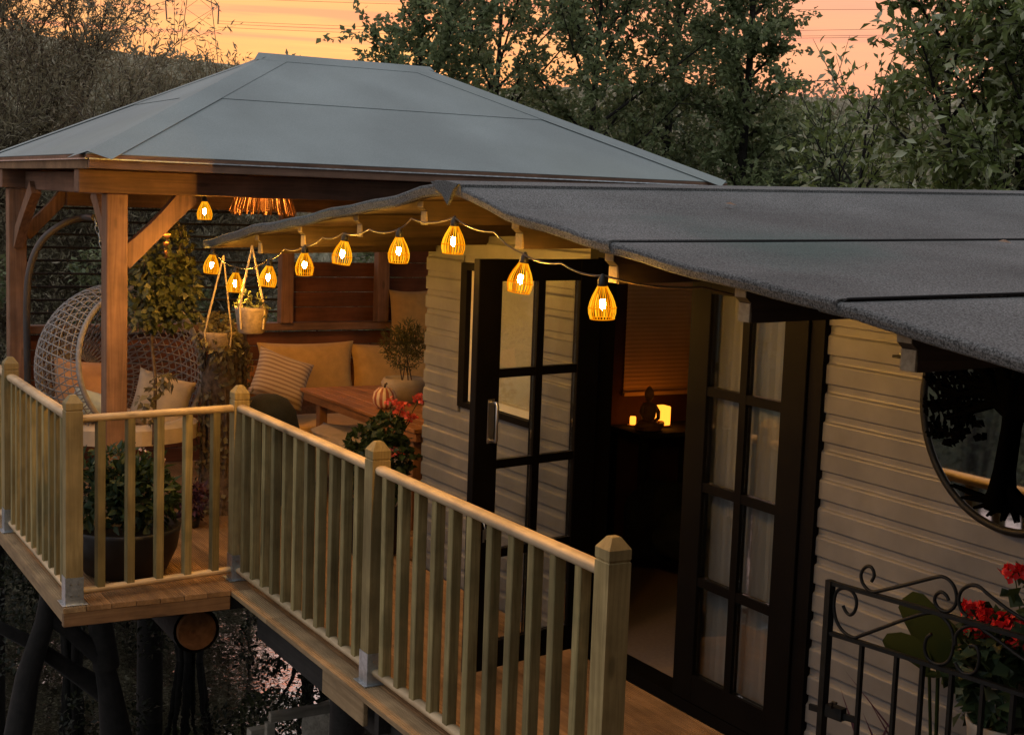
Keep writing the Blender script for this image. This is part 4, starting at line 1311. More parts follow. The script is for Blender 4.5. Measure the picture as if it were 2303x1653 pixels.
def flower_head(name, mat, c, r, n, parent, seed=0, size=.028):
    g = np.random.default_rng(seed)
    d = rdir(n, g); d[:, 2] = np.abs(d[:, 2]) * .9 - .15
    pos = np.array(c) + d * r * g.uniform(.7, 1, n)[:, None]
    me = leaf_mesh(name, pos, unit(rdir(n, g) + d * .3), d, size * g.uniform(.8, 1.2, n), size * .85, fold=.12, broad=.55)
    return link(name, me, mat, parent)


def stems(pts, base, r=.004):
    mb = MB()
    for p in pts:
        b = Vector(base) + Vector((random.uniform(-.05, .05), random.uniform(-.05, .05), 0)); e = Vector(p)
        mid = b.lerp(e, .5) + Vector((random.uniform(-.03, .03), random.uniform(-.03, .03), .03))
        mb.tube([b, mid, e], [r * 1.3, r, r * .7], 5)
    return mb


# shrub on the table
pt = at(908, 880, 2, .80)
pl = thing('potted_shrub', 'small feathery shrub in a stone pot on the teak table', 'potted plant', (pt[0], pt[1], .723))
MB().lathe([(.10, 0), (.115, .01), (.165, .10), (.172, .14), (.15, .18), (.14, .17), (.13, .15), (.005, .15)], n=24).build('pot', POTG, pl)
foliage('foliage', LF_OLV, [(0, 0, .36), (.05, .06, .45), (-.05, -.05, .43), (0, .02, .52)], [.15, .12, .12, .09], 1500, .05, .16, pl, 41, up=.6)
stems([(.05, .05, .42), (-.05, .02, .4), (0, -.05, .45), (.02, 0, .5)], (0, 0, .15)).build('stem', TWIG, pl)

# geranium planter against the cabin corner
PG = np.array([-.30, 1.02, 0])
pl = thing('geranium_planter', 'tall planter of coral pink geraniums at the cabin corner', 'potted plant', tuple(PG))
MB().lathe([(.13, .002), (.15, .02), (.18, .30), (.185, .33), (.17, .33), (.16, .30), (.005, .29)], n=22).build('pot', POTD, pl)
foliage('foliage', LF_POT, [(0, 0, .48), (.03, .06, .62), (.0, -.05, .68), (.05, .04, .78)], [.19, .18, .15, .13], 1500, .055, .8, pl, 42)
hds = [at(880, 905, 0, -.22), at(897, 925, 0, -.22), at(912, 938, 0, -.20), at(905, 915, 0, -.25), at(942, 900, 0, -.25), at(889, 1018, 0, -.14), at(925, 942, 0, -.22)]
for i, h in enumerate(hds):
    flower_head('flower', FL_PINK, np.array(h) - PG, .035, 26, pl, 50 + i)
stems([np.array(h) - PG for h in hds], (0, 0, .40)).build('stem', LF_POT, pl)

# big dark planter on the side deck
BPP = np.array([-.40, -.52, 0.0])
pl = thing('large_planter', 'big round dark planter full of green foliage behind the short balustrade', 'potted plant', tuple(BPP))
MB().lathe([(.20, .003), (.235, .02), (.30, .16), (.315, .26), (.318, .285), (.305, .287), (.295, .26), (.005, .25)], n=32).build('pot', POTD, pl)
foliage('foliage', LF_POT, [(-.05, -.12, .45), (.06, .05, .47), (-.02, .14, .42), (.0, -.02, .60), (-.1, -.2, .58), (.03, .12, .58)], [.22, .2, .18, .17, .13, .12], 1500, .075, .5, pl, 61)
p1 = at(308, 1042, 0, -.38) - BPP
flower_head('rose', FL_PALE, p1, .030, 34, pl, 71, .036)
flower_head('rosebud', FL_PALE, at(319, 1012, 0, -.38) - BPP, .010, 9, pl, 72, .018)
flower_head('rosebud', FL_PALE, at(366, 1036, 0, -.38) - BPP, .010, 9, pl, 73, .018)
stems([p1, at(319, 1014, 0, -.38) - BPP, at(366, 1038, 0, -.38) - BPP], (0, 0, .45), .003).build('stem', LF_POT, pl)

q = at(430, 1168, 2, .05)
pl = thing('purple_plant', 'small purple leaved plant in a pot on the deck boards', 'potted plant', (q[0], q[1], .0))
MB().lathe([(.05, .003), (.065, .09), (.06, .09), (.005, .08)], n=16).build('pot', POTD, pl)
foliage('foliage', LF_PURP, [(0, 0, .15), (.04, .03, .22)], [.10, .08], 260, .06, .5, pl, 81)
q = at(500, 1130, 2, .04)
pl = thing('pale_plant', 'pale frilly leaved plant at the foot of the ivy trunk', 'potted plant', (q[0], q[1], .0))
MB().lathe([(.06, .003), (.08, .10), (.075, .10), (.005, .09)], n=16).build('pot', TERRA, pl)
foliage('foliage', LF_PINKISH, [(0, 0, .15), (.03, .06, .20)], [.13, .10], 220, .07, .55, pl, 82)

# ivy clad trunk growing through the deck
tx = at(505, 800, 0, -1.8)
tk = thing('ivy_trunk', 'thick ivy clad tree trunk rising through the deck', 'tree', (tx[0], tx[1], 0))
mb = MB(); pp = []; rr = []
for i in range(15):
    z = -.2 + i * .105; pp.append((.02 * math.sin(i * .7), .02 * math.cos(i * .9), z)); rr.append(.155 - .002 * i + .012 * math.sin(i * 1.9))
mb.tube(pp, rr, 16)
for k in range(16):
    a = 2 * PI * k / 16; mb.tube([(.15 * math.cos(a), .15 * math.sin(a), -.1), (.153 * math.cos(a + .2), .153 * math.sin(a + .2), .5), (.145 * math.cos(a + .1), .145 * math.sin(a + .1), 1.22)], [.02, .014, .008], 5)
mb.build('trunk', BARK, tk)
g = np.random.default_rng(90); n = 620
a = g.uniform(0, 2 * PI, n); z = g.uniform(.0, 1.22, n) ** .9; r_ = .155 + g.uniform(.0, .035, n)
pos = np.stack([r_ * np.cos(a), r_ * np.sin(a), z], 1); dd = np.stack([np.cos(a), np.sin(a), 0 * a], 1)
link('ivy', leaf_mesh('ivy', pos, unit(rdir(n, g) + np.array([0, 0, -.5])), unit(dd + rdir(n, g) * .4), .05 * g.uniform(.5, 1.2, n), .04), LF_DRY, tk, kind='stuff')
mb = MB(); mb.lathe([(.165, 1.16), (.16, 1.20), (.02, 1.205)], n=16).build('crown_soil', SOIL, tk)


def hanging_pot(label, hook, c, r, h, mat, leafm, nleaf, seed, lsz, trail):
    c = np.array(c)
    t = thing('hanging_pot', label, 'hanging pot', tuple(c))
    MB().lathe([(r * .62, -h), (r * .78, -h + .01), (r * .98, -.02), (r, 0), (r * .93, .0), (r * .9, -.03), (.004, -.04)], n=22).build('pot', mat, t)
    hk = np.array(hook) - c
    for k in range(4):
        a = 2 * PI * k / 4 + .5
        MB().tube([hk, (r * 1.02 * math.cos(a), r * 1.02 * math.sin(a), -.005), (r * .9 * math.cos(a), r * .9 * math.sin(a), -h * .8)], .0055, 6).build('rope', ROPE, t)
    lob = [(0, 0, .02), (.05, .04, .0), (-.05, -.03, .03)] + trail
    foliage('foliage', leafm, lob, [r * .75, r * .6, r * .6] + [r * .55] * len(trail), nleaf, lsz, .6, t, seed, up=-.2)
    return t


hk = at(567, 552, 1, .13)
hanging_pot('woven basket planter hanging on cream ropes from the purlin end', hk, at(566, 690, 1, .13), .098, .155, BASK, LF_IVY, 70, 91, .05, [])
hk2 = at(503, 575, 1, .30)
hanging_pot('trailing plant in an upper pot slung on cream ropes before the ivy trunk', hk2, at(490, 745, 1, .30), .12, .13, BASK, LF_DRY, 420, 92, .055, [(.0, .08, -.06), (.03, -.10, -.05), (.06, .0, -.12)])

# climber on the gazebo corner post and beam
iv = thing('climbing_ivy', 'green ivy climbing over the gazebo beside the diagonal brace', 'climbing plant', (0, 0, 0))
cs = [at(x, y, 0, -1.5) for x, y in ((330, 640), (365, 620), (400, 660), (320, 700), (360, 700), (400, 705), (330, 590), (380, 570), (415, 610), (425, 650))]
foliage('foliage', LF_IVY, cs, [.14, .14, .12, .13, .14, .12, .10, .10, .09, .08], 1100, .062, .75, iv, 95, up=-.3)
cs = [at(x, y, 0, -1.5) for x, y in ((385, 510), (408, 520), (415, 550), (420, 580), (400, 590))]
foliage('foliage', LF_OLV, cs, [.05, .05, .05, .05, .06], 120, .06, .6, iv, 96, up=-.6)
MB().tube([at(x, y, 0, -1.5) for x, y in ((345, 1000), (350, 860), (340, 760), (360, 680), (390, 600), (410, 540), (395, 480))], [.014, .012, .011, .009, .007, .005, .003], 6).tube([at(x, y, 0, -1.5) for x, y in ((345, 760), (320, 700), (315, 640), (330, 580))], .006, 5).build('stem', BARK, iv)
cs = [at(x, y, 0, -1.45) for x, y in ((375, 850), (352, 870), (340, 930), (325, 900))]
foliage('trailing_foliage', LF_DRY, cs, [.06, .06, .05, .05], 90, .06, .6, iv, 97, up=-.6)
# copper twist ornament
wsx = thing('wind_spinner', 'twisted copper wind spinner hanging beside the ivy', 'ornament', (0, 0, 0))
v = []; f = []
pts_ = [at(374 + 1.5 * math.sin(i * .5), 520 + i * 4.4, 0, -1.42) for i in range(15)]
mb = MB()
for i, p in enumerate(pts_):
    a = i * .75; w = .026 * abs(math.sin(i * .62)) + .003
    v += [(p[0] - w * math.cos(a), p[1] - w * math.sin(a), p[2]), (p[0] + w * math.cos(a), p[1] + w * math.sin(a), p[2])]
v += [(q[0] + .002, q[1], q[2]) for q in v]
nn = 15
f = [(2 * i, 2 * i + 1, 2 * i + 3, 2 * i + 2) for i in range(nn - 1)] + [(30 + 2 * i, 30 + 2 * i + 2, 30 + 2 * i + 3, 30 + 2 * i + 1) for i in range(nn - 1)]
mb.add(v, f, True).build('ribbon', COPPER, wsx)
p0 = at(374, 520, 0, -1.42)
MB().tube([(p0[0], p0[1], p0[2]), (p0[0], p0[1], 2.2)], .002, 5).build('cord', CABLE, wsx)

# ================================================================== GATE, MIRROR AND THE PLANTS BESIDE THEM
G0 = np.array([4.134, .80, 0.0]); GA = R(10.0)
gu = np.array([math.cos(GA), math.sin(GA), 0]); gn = np.array([-math.sin(GA), math.cos(GA), 0])


def gpx(x, y):
    """enlarged-crop pixel -> point in the gate's own plane"""
    d = ray(1800 + x / 3.594, 1200 + y / 3.594)
    return CAM + d * (((G0 - CAM) @ gn) / (d @ gn))


gate = thing('garden_gate', 'black wrought iron garden gate with scrolls standing open by the cabin wall', 'gate', tuple(G0))


def gl(lst, r=.0065, nm='scroll', sub=4, flat=None):
    P_ = [Vector(gpx(*q) - G0) for q in lst]; o = []
    for i in range(len(P_) - 1):
        p0, p1, p2, p3 = P_[max(i - 1, 0)], P_[i], P_[i + 1], P_[min(i + 2, len(P_) - 1)]
        if sub == 1:
            o.append(p1); continue
        for j in range(sub):
            t_ = j / sub
            o.append(.5 * ((2 * p1) + (-p0 + p2) * t_ + (2 * p0 - 5 * p1 + 4 * p2 - p3) * t_ ** 2 + (-p0 + 3 * p1 - 3 * p2 + p3) * t_ ** 3))
    o.append(P_[-1])
    return MB().tube(o, r, 6).build(nm, IRON, gate)


zt = float(gpx(250, 395)[2]); zt2 = float(gpx(240, 800)[2]); GW = 1.25
MB().beam((0, 0, .03), (0, 0, zt + .008), .026, .026, up=(1, 0, 0)).build('stile', IRON, gate)
MB().beam(tuple(gu * GW) if False else (gu[0] * GW, gu[1] * GW, .03), (gu[0] * GW, gu[1] * GW, zt + .008), .026, .026, up=(1, 0, 0)).build('stile', IRON, gate)
for z in (zt, zt2, .10):
    MB().beam((0, 0, z), (gu[0] * GW, gu[1] * GW, z), .020, .014).build('rail', IRON, gate)
for x, y in ((500, 900), (780, 1000), (990, 1060), (1225, 1150), (1480, 1225), (1725, 1290)):
    p = gpx(x, y) - G0
    MB().beam((p[0], p[1], .10), (p[0], p[1], zt2), .014, .014, up=(1, 0, 0)).build('bar', IRON, gate)
for k in (1, 2, 3):
    p = gpx(1725, 1290) - G0 + gu * .105 * k
    MB().beam((p[0], p[1], .10), (p[0], p[1], zt2), .014, .014, up=(1, 0, 0)).build('bar', IRON, gate)
gl([(575, 385), (598, 335), (580, 278), (545, 262), (508, 288), (490, 340), (505, 400), (540, 445), (580, 468), (640, 462), (860, 410), (1090, 352), (1160, 350), (1220, 392), (1255, 460), (1262, 540), (1235, 600), (1180, 628), (1120, 602), (1086, 545), (1098, 492), (1140, 470), (1180, 498), (1200, 540)])
gl([(1350, 668), (1300, 612), (1280, 530), (1308, 452), (1380, 415), (1450, 430), (1520, 490), (1690, 620), (1808, 690), (1950, 760)])
gl([(345, 580), (368, 628), (400, 655), (435, 632), (455, 570), (442, 500), (400, 452), (340, 440), (292, 470), (272, 560), (280, 660), (310, 740), (360, 800), (430, 838), (480, 826), (690, 748), (900, 672), (1040, 637), (1130, 660), (1200, 730), (1238, 830), (1230, 950), (1190, 1035), (1110, 1055), (1035, 1010), (1005, 930), (1020, 845), (1060, 810)])
gl([(1250, 900), (1262, 810), (1330, 752), (1420, 745), (1500, 790), (1650, 900), (1800, 1010), (1950, 1090)])
gl([(1370, 900), (1425, 915), (1445, 1000), (1425, 1095), (1375, 1132), (1300, 1115), (1250, 1040)])
p = gpx(285, 1440) - G0
q1, q2 = gpx(75, 1395) - G0, gpx(470, 1510) - G0
MB().beam(tuple(q1), tuple(q2), .012, .022).build('latch_bar', IRON, gate)
mb = MB(); mb.beam(tuple(p - gu * .035 + [0, 0, .0]), tuple(p + gu * .035), .030, .045); mb.build('latch', IRON, gate)
MB().tube([tuple(p + gu * .0 + [0, -.02, .02]), tuple(p + gu * .012 + [0, -.03, .045]), tuple(p + gu * .03 + [0, -.03, .045])], .005, 6).build('latch_lever', IRON, gate)

# round mirror with tree of life
MC = np.array([4.57, YC - .046, 1.615]); MR = .40
mir = thing('round_mirror', 'round mirror with black metal tree silhouette on the cabin wall', 'mirror', tuple(MC))
mir.rotation_euler = (.034, 0, 0)
mb = MB(); nn = 64
mb.add([(0, -.004, 0)] + [((MR - .01) * math.cos(2 * PI * i / nn), -.004, (MR - .01) * math.sin(2 * PI * i / nn)) for i in range(nn)], [(0, (i + 1) % nn + 1, i + 1) for i in range(nn)][::-1]).build('glass', MIRR, mir)
MB().tube([(MR * math.cos(2 * PI * i / nn), 0, MR * math.sin(2 * PI * i / nn)) for i in range(nn + 1)], .016, 8, cap=False).build('frame', IRON, mir)
mb = MB()
mb.prism([(MR * .99 * math.cos(2 * PI * i / nn), MR * .99 * math.sin(2 * PI * i / nn)) for i in range(nn)], 1, .002, .016).build('backing', IRON, mir)
tm = MB()
yb = -.012
tm.tube([(-.03, yb, -.33), (-.02, yb, -.2), (.0, yb, -.05), (.02, yb, .12)], [.052, .032, .028, .036], 10)
for k in range(9):
    a = R(-160 + 17.5 * k); tm.tube([(-.02, yb, -.24), (.10 * math.cos(a), yb, -.30 + .02 * math.sin(a)), (MR * .97 * math.cos(a * .55 - R(40)) * .95 - .02, yb, -abs(MR * .92 * math.sin(a * .55 - R(40))))], [.02, .011, .005], 6)
tips = []
for k in range(15):
    a = R(-12 + 204 * k / 14); l1 = MR * random.uniform(.62, .95)
    m1 = (.02 + .4 * l1 * math.cos(a) + random.uniform(-.03, .03), yb, .05 + .4 * l1 * math.sin(a)); e = (l1 * math.cos(a), yb, l1 * math.sin(a) * .98)
    tm.tube([(.01, yb, .0), m1, e], [.035, .018, .006], 6)
    for j in range(3):
        b = a + random.uniform(-.6, .6); s0 = (m1[0] * .5 + e[0] * .5, yb, m1[2] * .5 + e[2] * .5)
        e2 = (s0[0] + .13 * math.cos(b), yb, s0[2] + .13 * math.sin(b))
        if math.hypot(e2[0], e2[2]) < MR * .97:
            tm.tube([s0, e2], [.009, .004], 5); tips.append(e2)
    tips.append(e)
tm.build('tree_cutout', MATB, mir)
g = np.random.default_rng(3); n = 420
ca = g.uniform(R(-35), R(215), n); cr_ = MR * .96 * np.sqrt(g.uniform(.10, 1, n))
pos = np.stack([cr_ * np.cos(ca), np.full(n, yb - .004), cr_ * np.sin(ca)], 1); pos = pos[(pos[:, 2] > -.14)]
n = len(pos); an = g.uniform(0, 2 * PI, n)
link('metal_leaves', leaf_mesh('metal_leaves', pos, np.stack([np.cos(an), 0 * an, np.sin(an)], 1), np.tile([0, -1, 0], (n, 1)) + rdir(n, g) * .25, .052 * g.uniform(.7, 1.2, n), .026), MATB, mir, kind='stuff')
# little bird shaped solar ornament on the mirror's upper edge
so = thing('metal_ornament', 'small metal wall ornament above the round mirror', 'ornament', tuple(at(2070, 795, 1, YC - .06)))
mb = MB(); mb.tube([(-.10, 0, -.012), (-.04, -.01, -.008), (.03, -.01, .0), (.10, 0, .0)], [.004, .014, .018, .006], 8)
mb.tube([(-.02, -.015, .005), (.02, -.03, .04), (.06, -.03, .07)], [.012, .010, .003], 6); mb.build('body', GALV, so)
MB().cbox(-.12, .13, -.02, .05, -.028, -.018, .002).build('bracket', IRON, so)

# red geraniums behind the gate
RG = np.array([4.72, 1.06, 0.0])
pl = thing('red_geranium', 'red geranium in a stone pot between the gate and the wall', 'potted plant', tuple(RG))
MB().lathe([(.08, .40), (.10, .41), (.125, .60), (.13, .62), (.118, .62), (.11, .60), (.004, .59)], n=20).build('pot', POTG, pl)
MB().cbox(-.10, .10, -.09, .09, .002, .3995, .006).build('stand', OLDW, pl)
foliage('foliage', LF_POT, [(0, -.02, .72), (-.10, -.03, .80), (.06, 0, .85), (-.16, -.02, .72), (.10, .02, .95), (-.06, 0, .64)], [.12, .09, .11, .07, .08, .1], 420, .06, .95, pl, 101)
hd = [at(x, y, 1, 1.03) for x, y in ((2282, 1290), (2188, 1372), (2216, 1386), (2285, 1412), (2200, 1425), (2297, 1448), (2262, 1400))]
for i, h in enumerate(hd):
    flower_head('flower', FL_RED, np.array(h)- RG, .032, 46, pl, 110 + i, .027)
stems([np.array(h) - RG for h in hd], (0, 0, .62), .003).build('stem', LF_POT, pl)
foliage('upper_foliage', LF_POT, [tuple(np.array(h) - RG + [0, .03, -.05]) for h in hd], [.055] * len(hd), 200, .055, .95, pl, 105)
foliage('trailing_foliage', LF_IVY, [(-.02, -.12, .50), (.02, -.13, .36), (-.08, -.10, .42)], [.06, .06, .06], 130, .045, .7, pl, 104, up=-.6)


def broad_leaf(outline, depth, name, parent, orig, cup):
    P_ = [at(x, y, 1, depth) for x, y in outline]; c = sum(P_) / len(P_)
    v = [c + np.array([0, -cup, 0])]; k = len(P_)
    for s1 in (.5, 1.0):
        for p in P_:
            v.append(c + (p - c) * s1 + np.array([0, -cup * (1 - s1 ** 2), 0]))
    f = [(0, 1 + (i + 1) % k, 1 + i) for i in range(k)] + [(1 + i, 1 + (i + 1) % k, 1 + k + (i + 1) % k, 1 + k + i) for i in range(k)]
    v2 = [np.array(q) - orig for q in v]; o = len(v2)
    v2 += [q + np.array([0, .003, 0]) for q in v2]
    f += [tuple(o + i for i in q[::-1]) for q in f]
    return MB().add(v2, f, True).build(name, LF_BIG, parent)


BO = np.array([4.42, 1.08, 0.0])
pl = thing('broad_leaf_plant', 'plant with two broad dark green leaves behind the gate scrolls', 'potted plant', tuple(BO))
broad_leaf([(2020, 1365), (2030, 1345), (2052, 1330), (2075, 1335), (2110, 1370), (2150, 1410), (2153, 1450), (2140, 1490), (2110, 1500), (2085, 1480), (2050, 1430), (2032, 1395)], 1.07, 'leaf', pl, BO, .03)
broad_leaf([(1984, 1440), (1995, 1424), (2025, 1421), (2055, 1430), (2085, 1450), (2098, 1490), (2085, 1515), (2050, 1490), (2015, 1470), (1990, 1455)], 1.05, 'leaf', pl, BO, .02)
broad_leaf([(2070, 1500), (2100, 1508), (2118, 1518), (2100, 1524), (2072, 1520)], 1.06, 'leaf', pl, BO, .01)
MB().lathe([(.09, .003), (.12, .22), (.11, .22), (.004, .20)], n=18).build('pot', TERRA, pl)
e1, e2 = at(2110, 1490, 1, 1.08) - BO, at(2090, 1512, 1, 1.06) - BO
MB().tube([(0, 0, .2), tuple(e1 * .6 + np.array([0, 0, .1])), tuple(e1)], .007, 6).tube([(0, -.01, .2), tuple(e2)], .006, 6).build('stalk', LF_BIG, pl)
SO = at(1960, 1640, 1, 1.02); SO = np.array([SO[0], SO[1], 0.0])
pl = thing('spiky_plant', 'spiky bronze strap leaved plant low behind the gate bars', 'potted plant', tuple(SO))
MB().lathe([(.07, .003), (.09, .16), (.085, .16), (.004, .15)], n=16).build('pot', POTD, pl)
for x0, y0, x1, y1 in ((1925, 1653, 1888, 1540), (1930, 1653, 1893, 1562), (2000, 1653, 1943, 1555), (2005, 1640, 1895, 1500), (1962, 1653, 1940, 1600), (1985, 1660, 2000, 1620)):
    a = at(x0, y0, 1, 1.02) - SO; b = at(x1, y1, 1, 1.0) - SO; c = np.array([0, 0, .15])
    dv = Vector(b) - Vector(c); sv = dv.cross(Vector((0, 1, 0))).normalized() * .007
    MB().add([Vector(c) - sv, Vector(c) + sv, Vector(a) + sv, Vector(a) - sv, Vector(b), Vector(c) + Vector((0, .004, 0)), Vector(a) + Vector((0, .004, 0))], [(0, 1, 2, 3), (3, 2, 4), (1, 5, 6, 2), (5, 0, 3, 6), (2, 6, 4), (6, 3, 4)]).build('leaf', LF_PURP, pl)

# ================================================================== TIMBER UNDER THE WALKWAY
ft = thing('timber_frame', 'pale weathered timber frame lying below the walkway', 'timber', (0, 0, 0))
A = [at(x, y, 2, -1.0) for x, y in ((607, 1612), (752, 1588))]
MB().beam(tuple(A[0]), tuple(A[1]), .045, .06).build('rail', OLDW, ft)
MB().beam(tuple(A[0] + [0, 0, -.031]), tuple(A[0] + [0, 0, -.35]), .05, .05, up=(1, 0, 0)).build('leg', OLDW, ft)
MB().beam(tuple(at(560, 1648, 2, -1.2)), tuple(at(602, 1640, 2, -1.2)), .07, .05).build('foot', OLDW, ft)
MB().beam(tuple(A[1] + [0, 0, -.031]), tuple(A[1] + [0, 0, -1.6]), .05, .05, up=(1, 0, 0)).build('leg', OLDW, ft)
MB().beam(tuple(A[0] + [0, 0, -.35]), tuple(A[0] + [0, 0, -1.6]), .05, .05, up=(1, 0, 0)).build('leg', DARKW, ft)
for x, y in ((765, 1577), (790, 1593)):
    o = thing('steel_plate', ('galvanised bracket plate touching the end of the pale timber rail' if x == 765 else 'galvanised bracket plate close under the walkway edge'), 'bracket', tuple(at(x, y, 2, -.95)), .3, 'bracket plates under the walkway')
    MB().cbox(-.05, .05, -.05, .05, 0, .006, .001).build('plate', GALV, o)
    MB().tube([(.02, 0, .006), (.02, 0, .015)], .01, 6).build('bolt', GALV, o)
    MB().box(-.05, .05, -.006, .0, -.55, -.0005).build('flange', GALV, o)
lg = thing('felled_log', 'thick sawn log lying on its side below the walkway', 'log', (0, 0, 0))
q = at(735, 1640, 2, -1.25); MB().tube([q + [0, -.05, 0], q + [-.3, .65, .02], q + [-.6, 1.4, 0]], [.17, .165, .16], 16).build('bark', OLDW, lg)
MB().tube([q + [.002, -.051, 0], q + [.01, -.066, 0]], [.15, .145], 16).build('sawn_end', OLDW, lg)

# two slim pale wind-fallen leaves on the felt
for x, y, xx in ((2245, 546, 4.6), (1630, 461, 2.9)):
    d = ray(x, y); best = None
    for s1 in np.linspace(3, 14, 900):
        p = CAM + d * s1
        if p[1] > .1 and p[2] < zroof(p[0], p[1]) + .012:
            best = p; break
    if best is not None:
        o = link('fallen_leaf', leaf_mesh('fallen_leaf', np.array([[0, 0, 0.0]]), np.array([[.6, .8, 0]]), np.array([[0, 0, 1.0]]), .05, .035), LF_PINKISH, None, (best[0], best[1], best[2] + .006))
        o['label'] = 'pale dry leaf on the middle of the felt roof' if x > 2000 else 'pale dry leaf near the ridge of the felt roof'; o['category'] = 'leaf'; o['group'] = 'leaves fallen on the felt roof'

# ================================================================== TREES AND SHRUBS


def tree(name, label, base, height, crown_r, trunk_r, lmat, lsize, lwid, seed, limbs=26, twigs=14, per=26, crown_base=.25, droop=.0, bark=BARKD, group=None, spread=1.0, prof=None, category='tree', lean=(0, 0), stems_=1, tw=(.25, .62)):
    g = np.random.default_rng(seed)
    base = np.array(base, float)
    t = thing(name, label, category, tuple(base), group=group)
    wood_ = MB()
    starts = []; dirs_ = []; lens = []
    for st in range(stems_):
        h = height * (1 if st == 0 else g.uniform(.7, .98)); off = np.array([0, 0, 0.0]) if stems_ == 1 else np.append(g.uniform(-.35, .35, 2), 0)
        ln2 = np.array([lean[0], lean[1]]) + (g.uniform(-.12, .12, 2) if stems_ > 1 else 0)
        k = 9; tp = []
        for i in range(k):
            u = i / (k - 1)
            tp.append(off + np.array([ln2[0] * u * h + .05 * math.sin(3 * u + seed) * h * .3, ln2[1] * u * h + .05 * math.cos(4 * u + seed) * h * .3, u * h]))
        wood_.tube(tp, [trunk_r * (1 - .86 * i / (k - 1)) for i in range(k)], 8)
        for j in range(limbs):
            u = crown_base + (1 - crown_base) * ((j + g.uniform(0, 1)) / limbs) * .98
            az = j * 2.399 + g.uniform(-.4, .4) + st
            pf_ = prof(u) if prof else math.sin(PI * min(1, .12 + .88 * (1 - (u - crown_base) / (1 - crown_base)) ** .75)) ** .8
            L_ = crown_r * max(.18, pf_) * g.uniform(.65, 1.15)
            inc = R(72) - (u - crown_base) * R(50) + g.uniform(-.2, .2)
            d = np.array([math.cos(az) * math.sin(inc), math.sin(az) * math.sin(inc), math.cos(inc)])
            x = u * (k - 1); i0 = min(int(x), k - 2); p0 = tp[i0] * (1 - (x - i0)) + tp[i0 + 1] * (x - i0)
            bend = np.array([0, 0, .18 - droop])
            pm = p0 + d * L_ * .5 + bend * L_ * .25; p1 = p0 + d * L_ + bend * L_ * .6
            r0 = trunk_r * (1 - .8 * u) * .45 + .004
            wood_.tube([p0, pm, p1], [r0, r0 * .6, .004], 5, cap=False)
            nt_ = max(3, int(twigs * (L_ / crown_r + .25)))
            for q in range(nt_):
                s1 = g.uniform(.12, 1.0) ** .8
                pp = (p0 * (1 - 2 * s1) + pm * 2 * s1) if s1 < .5 else (pm * (2 - 2 * s1) + p1 * (2 * s1 - 1))
                td = d * .7 + rdir(1, g)[0] * .85 * spread + np.array([0, 0, .25 - droop * 1.3]); td /= np.linalg.norm(td)
                tl = g.uniform(*tw) * (.6 + .4 * crown_r / 2)
                starts.append(pp); dirs_.append(td); lens.append(tl)
                wood_.tube([pp, pp + td * tl * .55 + [0, 0, -.02 * droop], pp + td * tl], [.0055, .004, .002], 3, cap=False)
    wood_.build('trunk', bark, t)
    S_, D_, Ln = np.array(starts), np.array(dirs_), np.array(lens)
    idx = np.repeat(np.arange(len(S_)), per); n = len(idx)
    u = g.uniform(.05, 1.08, n)
    pos = S_[idx] + D_[idx] * (Ln[idx] * u)[:, None] + g.normal(size=(n, 3)) * .028
    ld = unit(D_[idx] * .75 + rdir(n, g) * .95 + np.array([0, 0, -.12 - droop]))
    nr = unit(rdir(n, g) * .8 + np.array([0, 0, .7]))
    ls = lsize * g.uniform(.55, 1.25, n)
    link('crown', leaf_mesh('crown', pos, ld, nr, ls, ls * lwid), lmat, t, kind='stuff')
    return t


def base_at(x, d, dz=0.0):
    """foot of a tree seen in photo column x at distance d"""
    p = far(x, 480, d); return (float(p[0]), float(p[1]), float(ground_z(p[0], p[1])) - .05 + dz)


def bush(label, x, d, top, rad, lmat, lsize, lwid, n, seed, group=None, name='bush', xyz=None, trunkc=BARKD):
    b = np.array(xyz if xyz is not None else base_at(x, d))
    g = np.random.default_rng(seed)
    t = thing(name, label, 'bush', tuple(b), group=group)
    H = top - b[2]
    cs = []; rs = []
    for i in range(11):
        u = g.uniform(.18, .86); a = g.uniform(0, 2 * PI); rr_ = rad * g.uniform(.1, .75)
        cs.append((rr_ * math.cos(a), rr_ * math.sin(a), H * u)); rs.append(rad * g.uniform(.32, .55))
    rs = np.array(rs)[:, None] * np.array([[1, 1, .85]])
    foliage('crown', lmat, cs, rs, n, lsize, lwid, t, seed, up=.2, shell_=.65)
    mb = MB()
    for i in range(9):
        c = cs[i]; mb.tube([(c[0] * .15, c[1] * .15, 0), (c[0] * .5, c[1] * .5, c[2] * .55), c], [.035, .022, .008], 5)
    mb.build('trunk', trunkc, t)
    return t


# willows on the far bank behind the gazebo (left)
wprof = lambda u: .55 + .45 * math.sin(PI * u)
for i, (x, d, h, r_, lab) in enumerate(((60, 20.0, 6.6, 2.0, 'brown olive willow on the far bank with a dark clump at its top'),
                                       (250, 19.0, 5.2, 1.9, 'brown olive willow with upright wispy shoots against the sunset'),
                                       (430, 20.5, 4.75, 1.5, 'thin leaved willow reaching up in front of the pylon'),
                                       (-110, 18.0, 6.6, 2.0, 'tall willow at the outer end of the far bank'))):
    tree('willow_tree', lab, base_at(x, d), h, r_, .035, LF_WIL, .105, .22, 200 + i, limbs=30, twigs=19, per=21, crown_base=.10, stems_=3, prof=wprof, bark=TWIG, tw=(.45, 1.0), spread=.7)
tree('willow_tree', 'slender lone willow shoot leaning right above the gazebo roof', base_at(575, 19.0), 5.15, .75, .05, LF_WIL, .10, .20, 215, limbs=12, twigs=4, per=7, crown_base=.45, prof=wprof, bark=TWIG, lean=(-.01, .03), tw=(.2, .5))
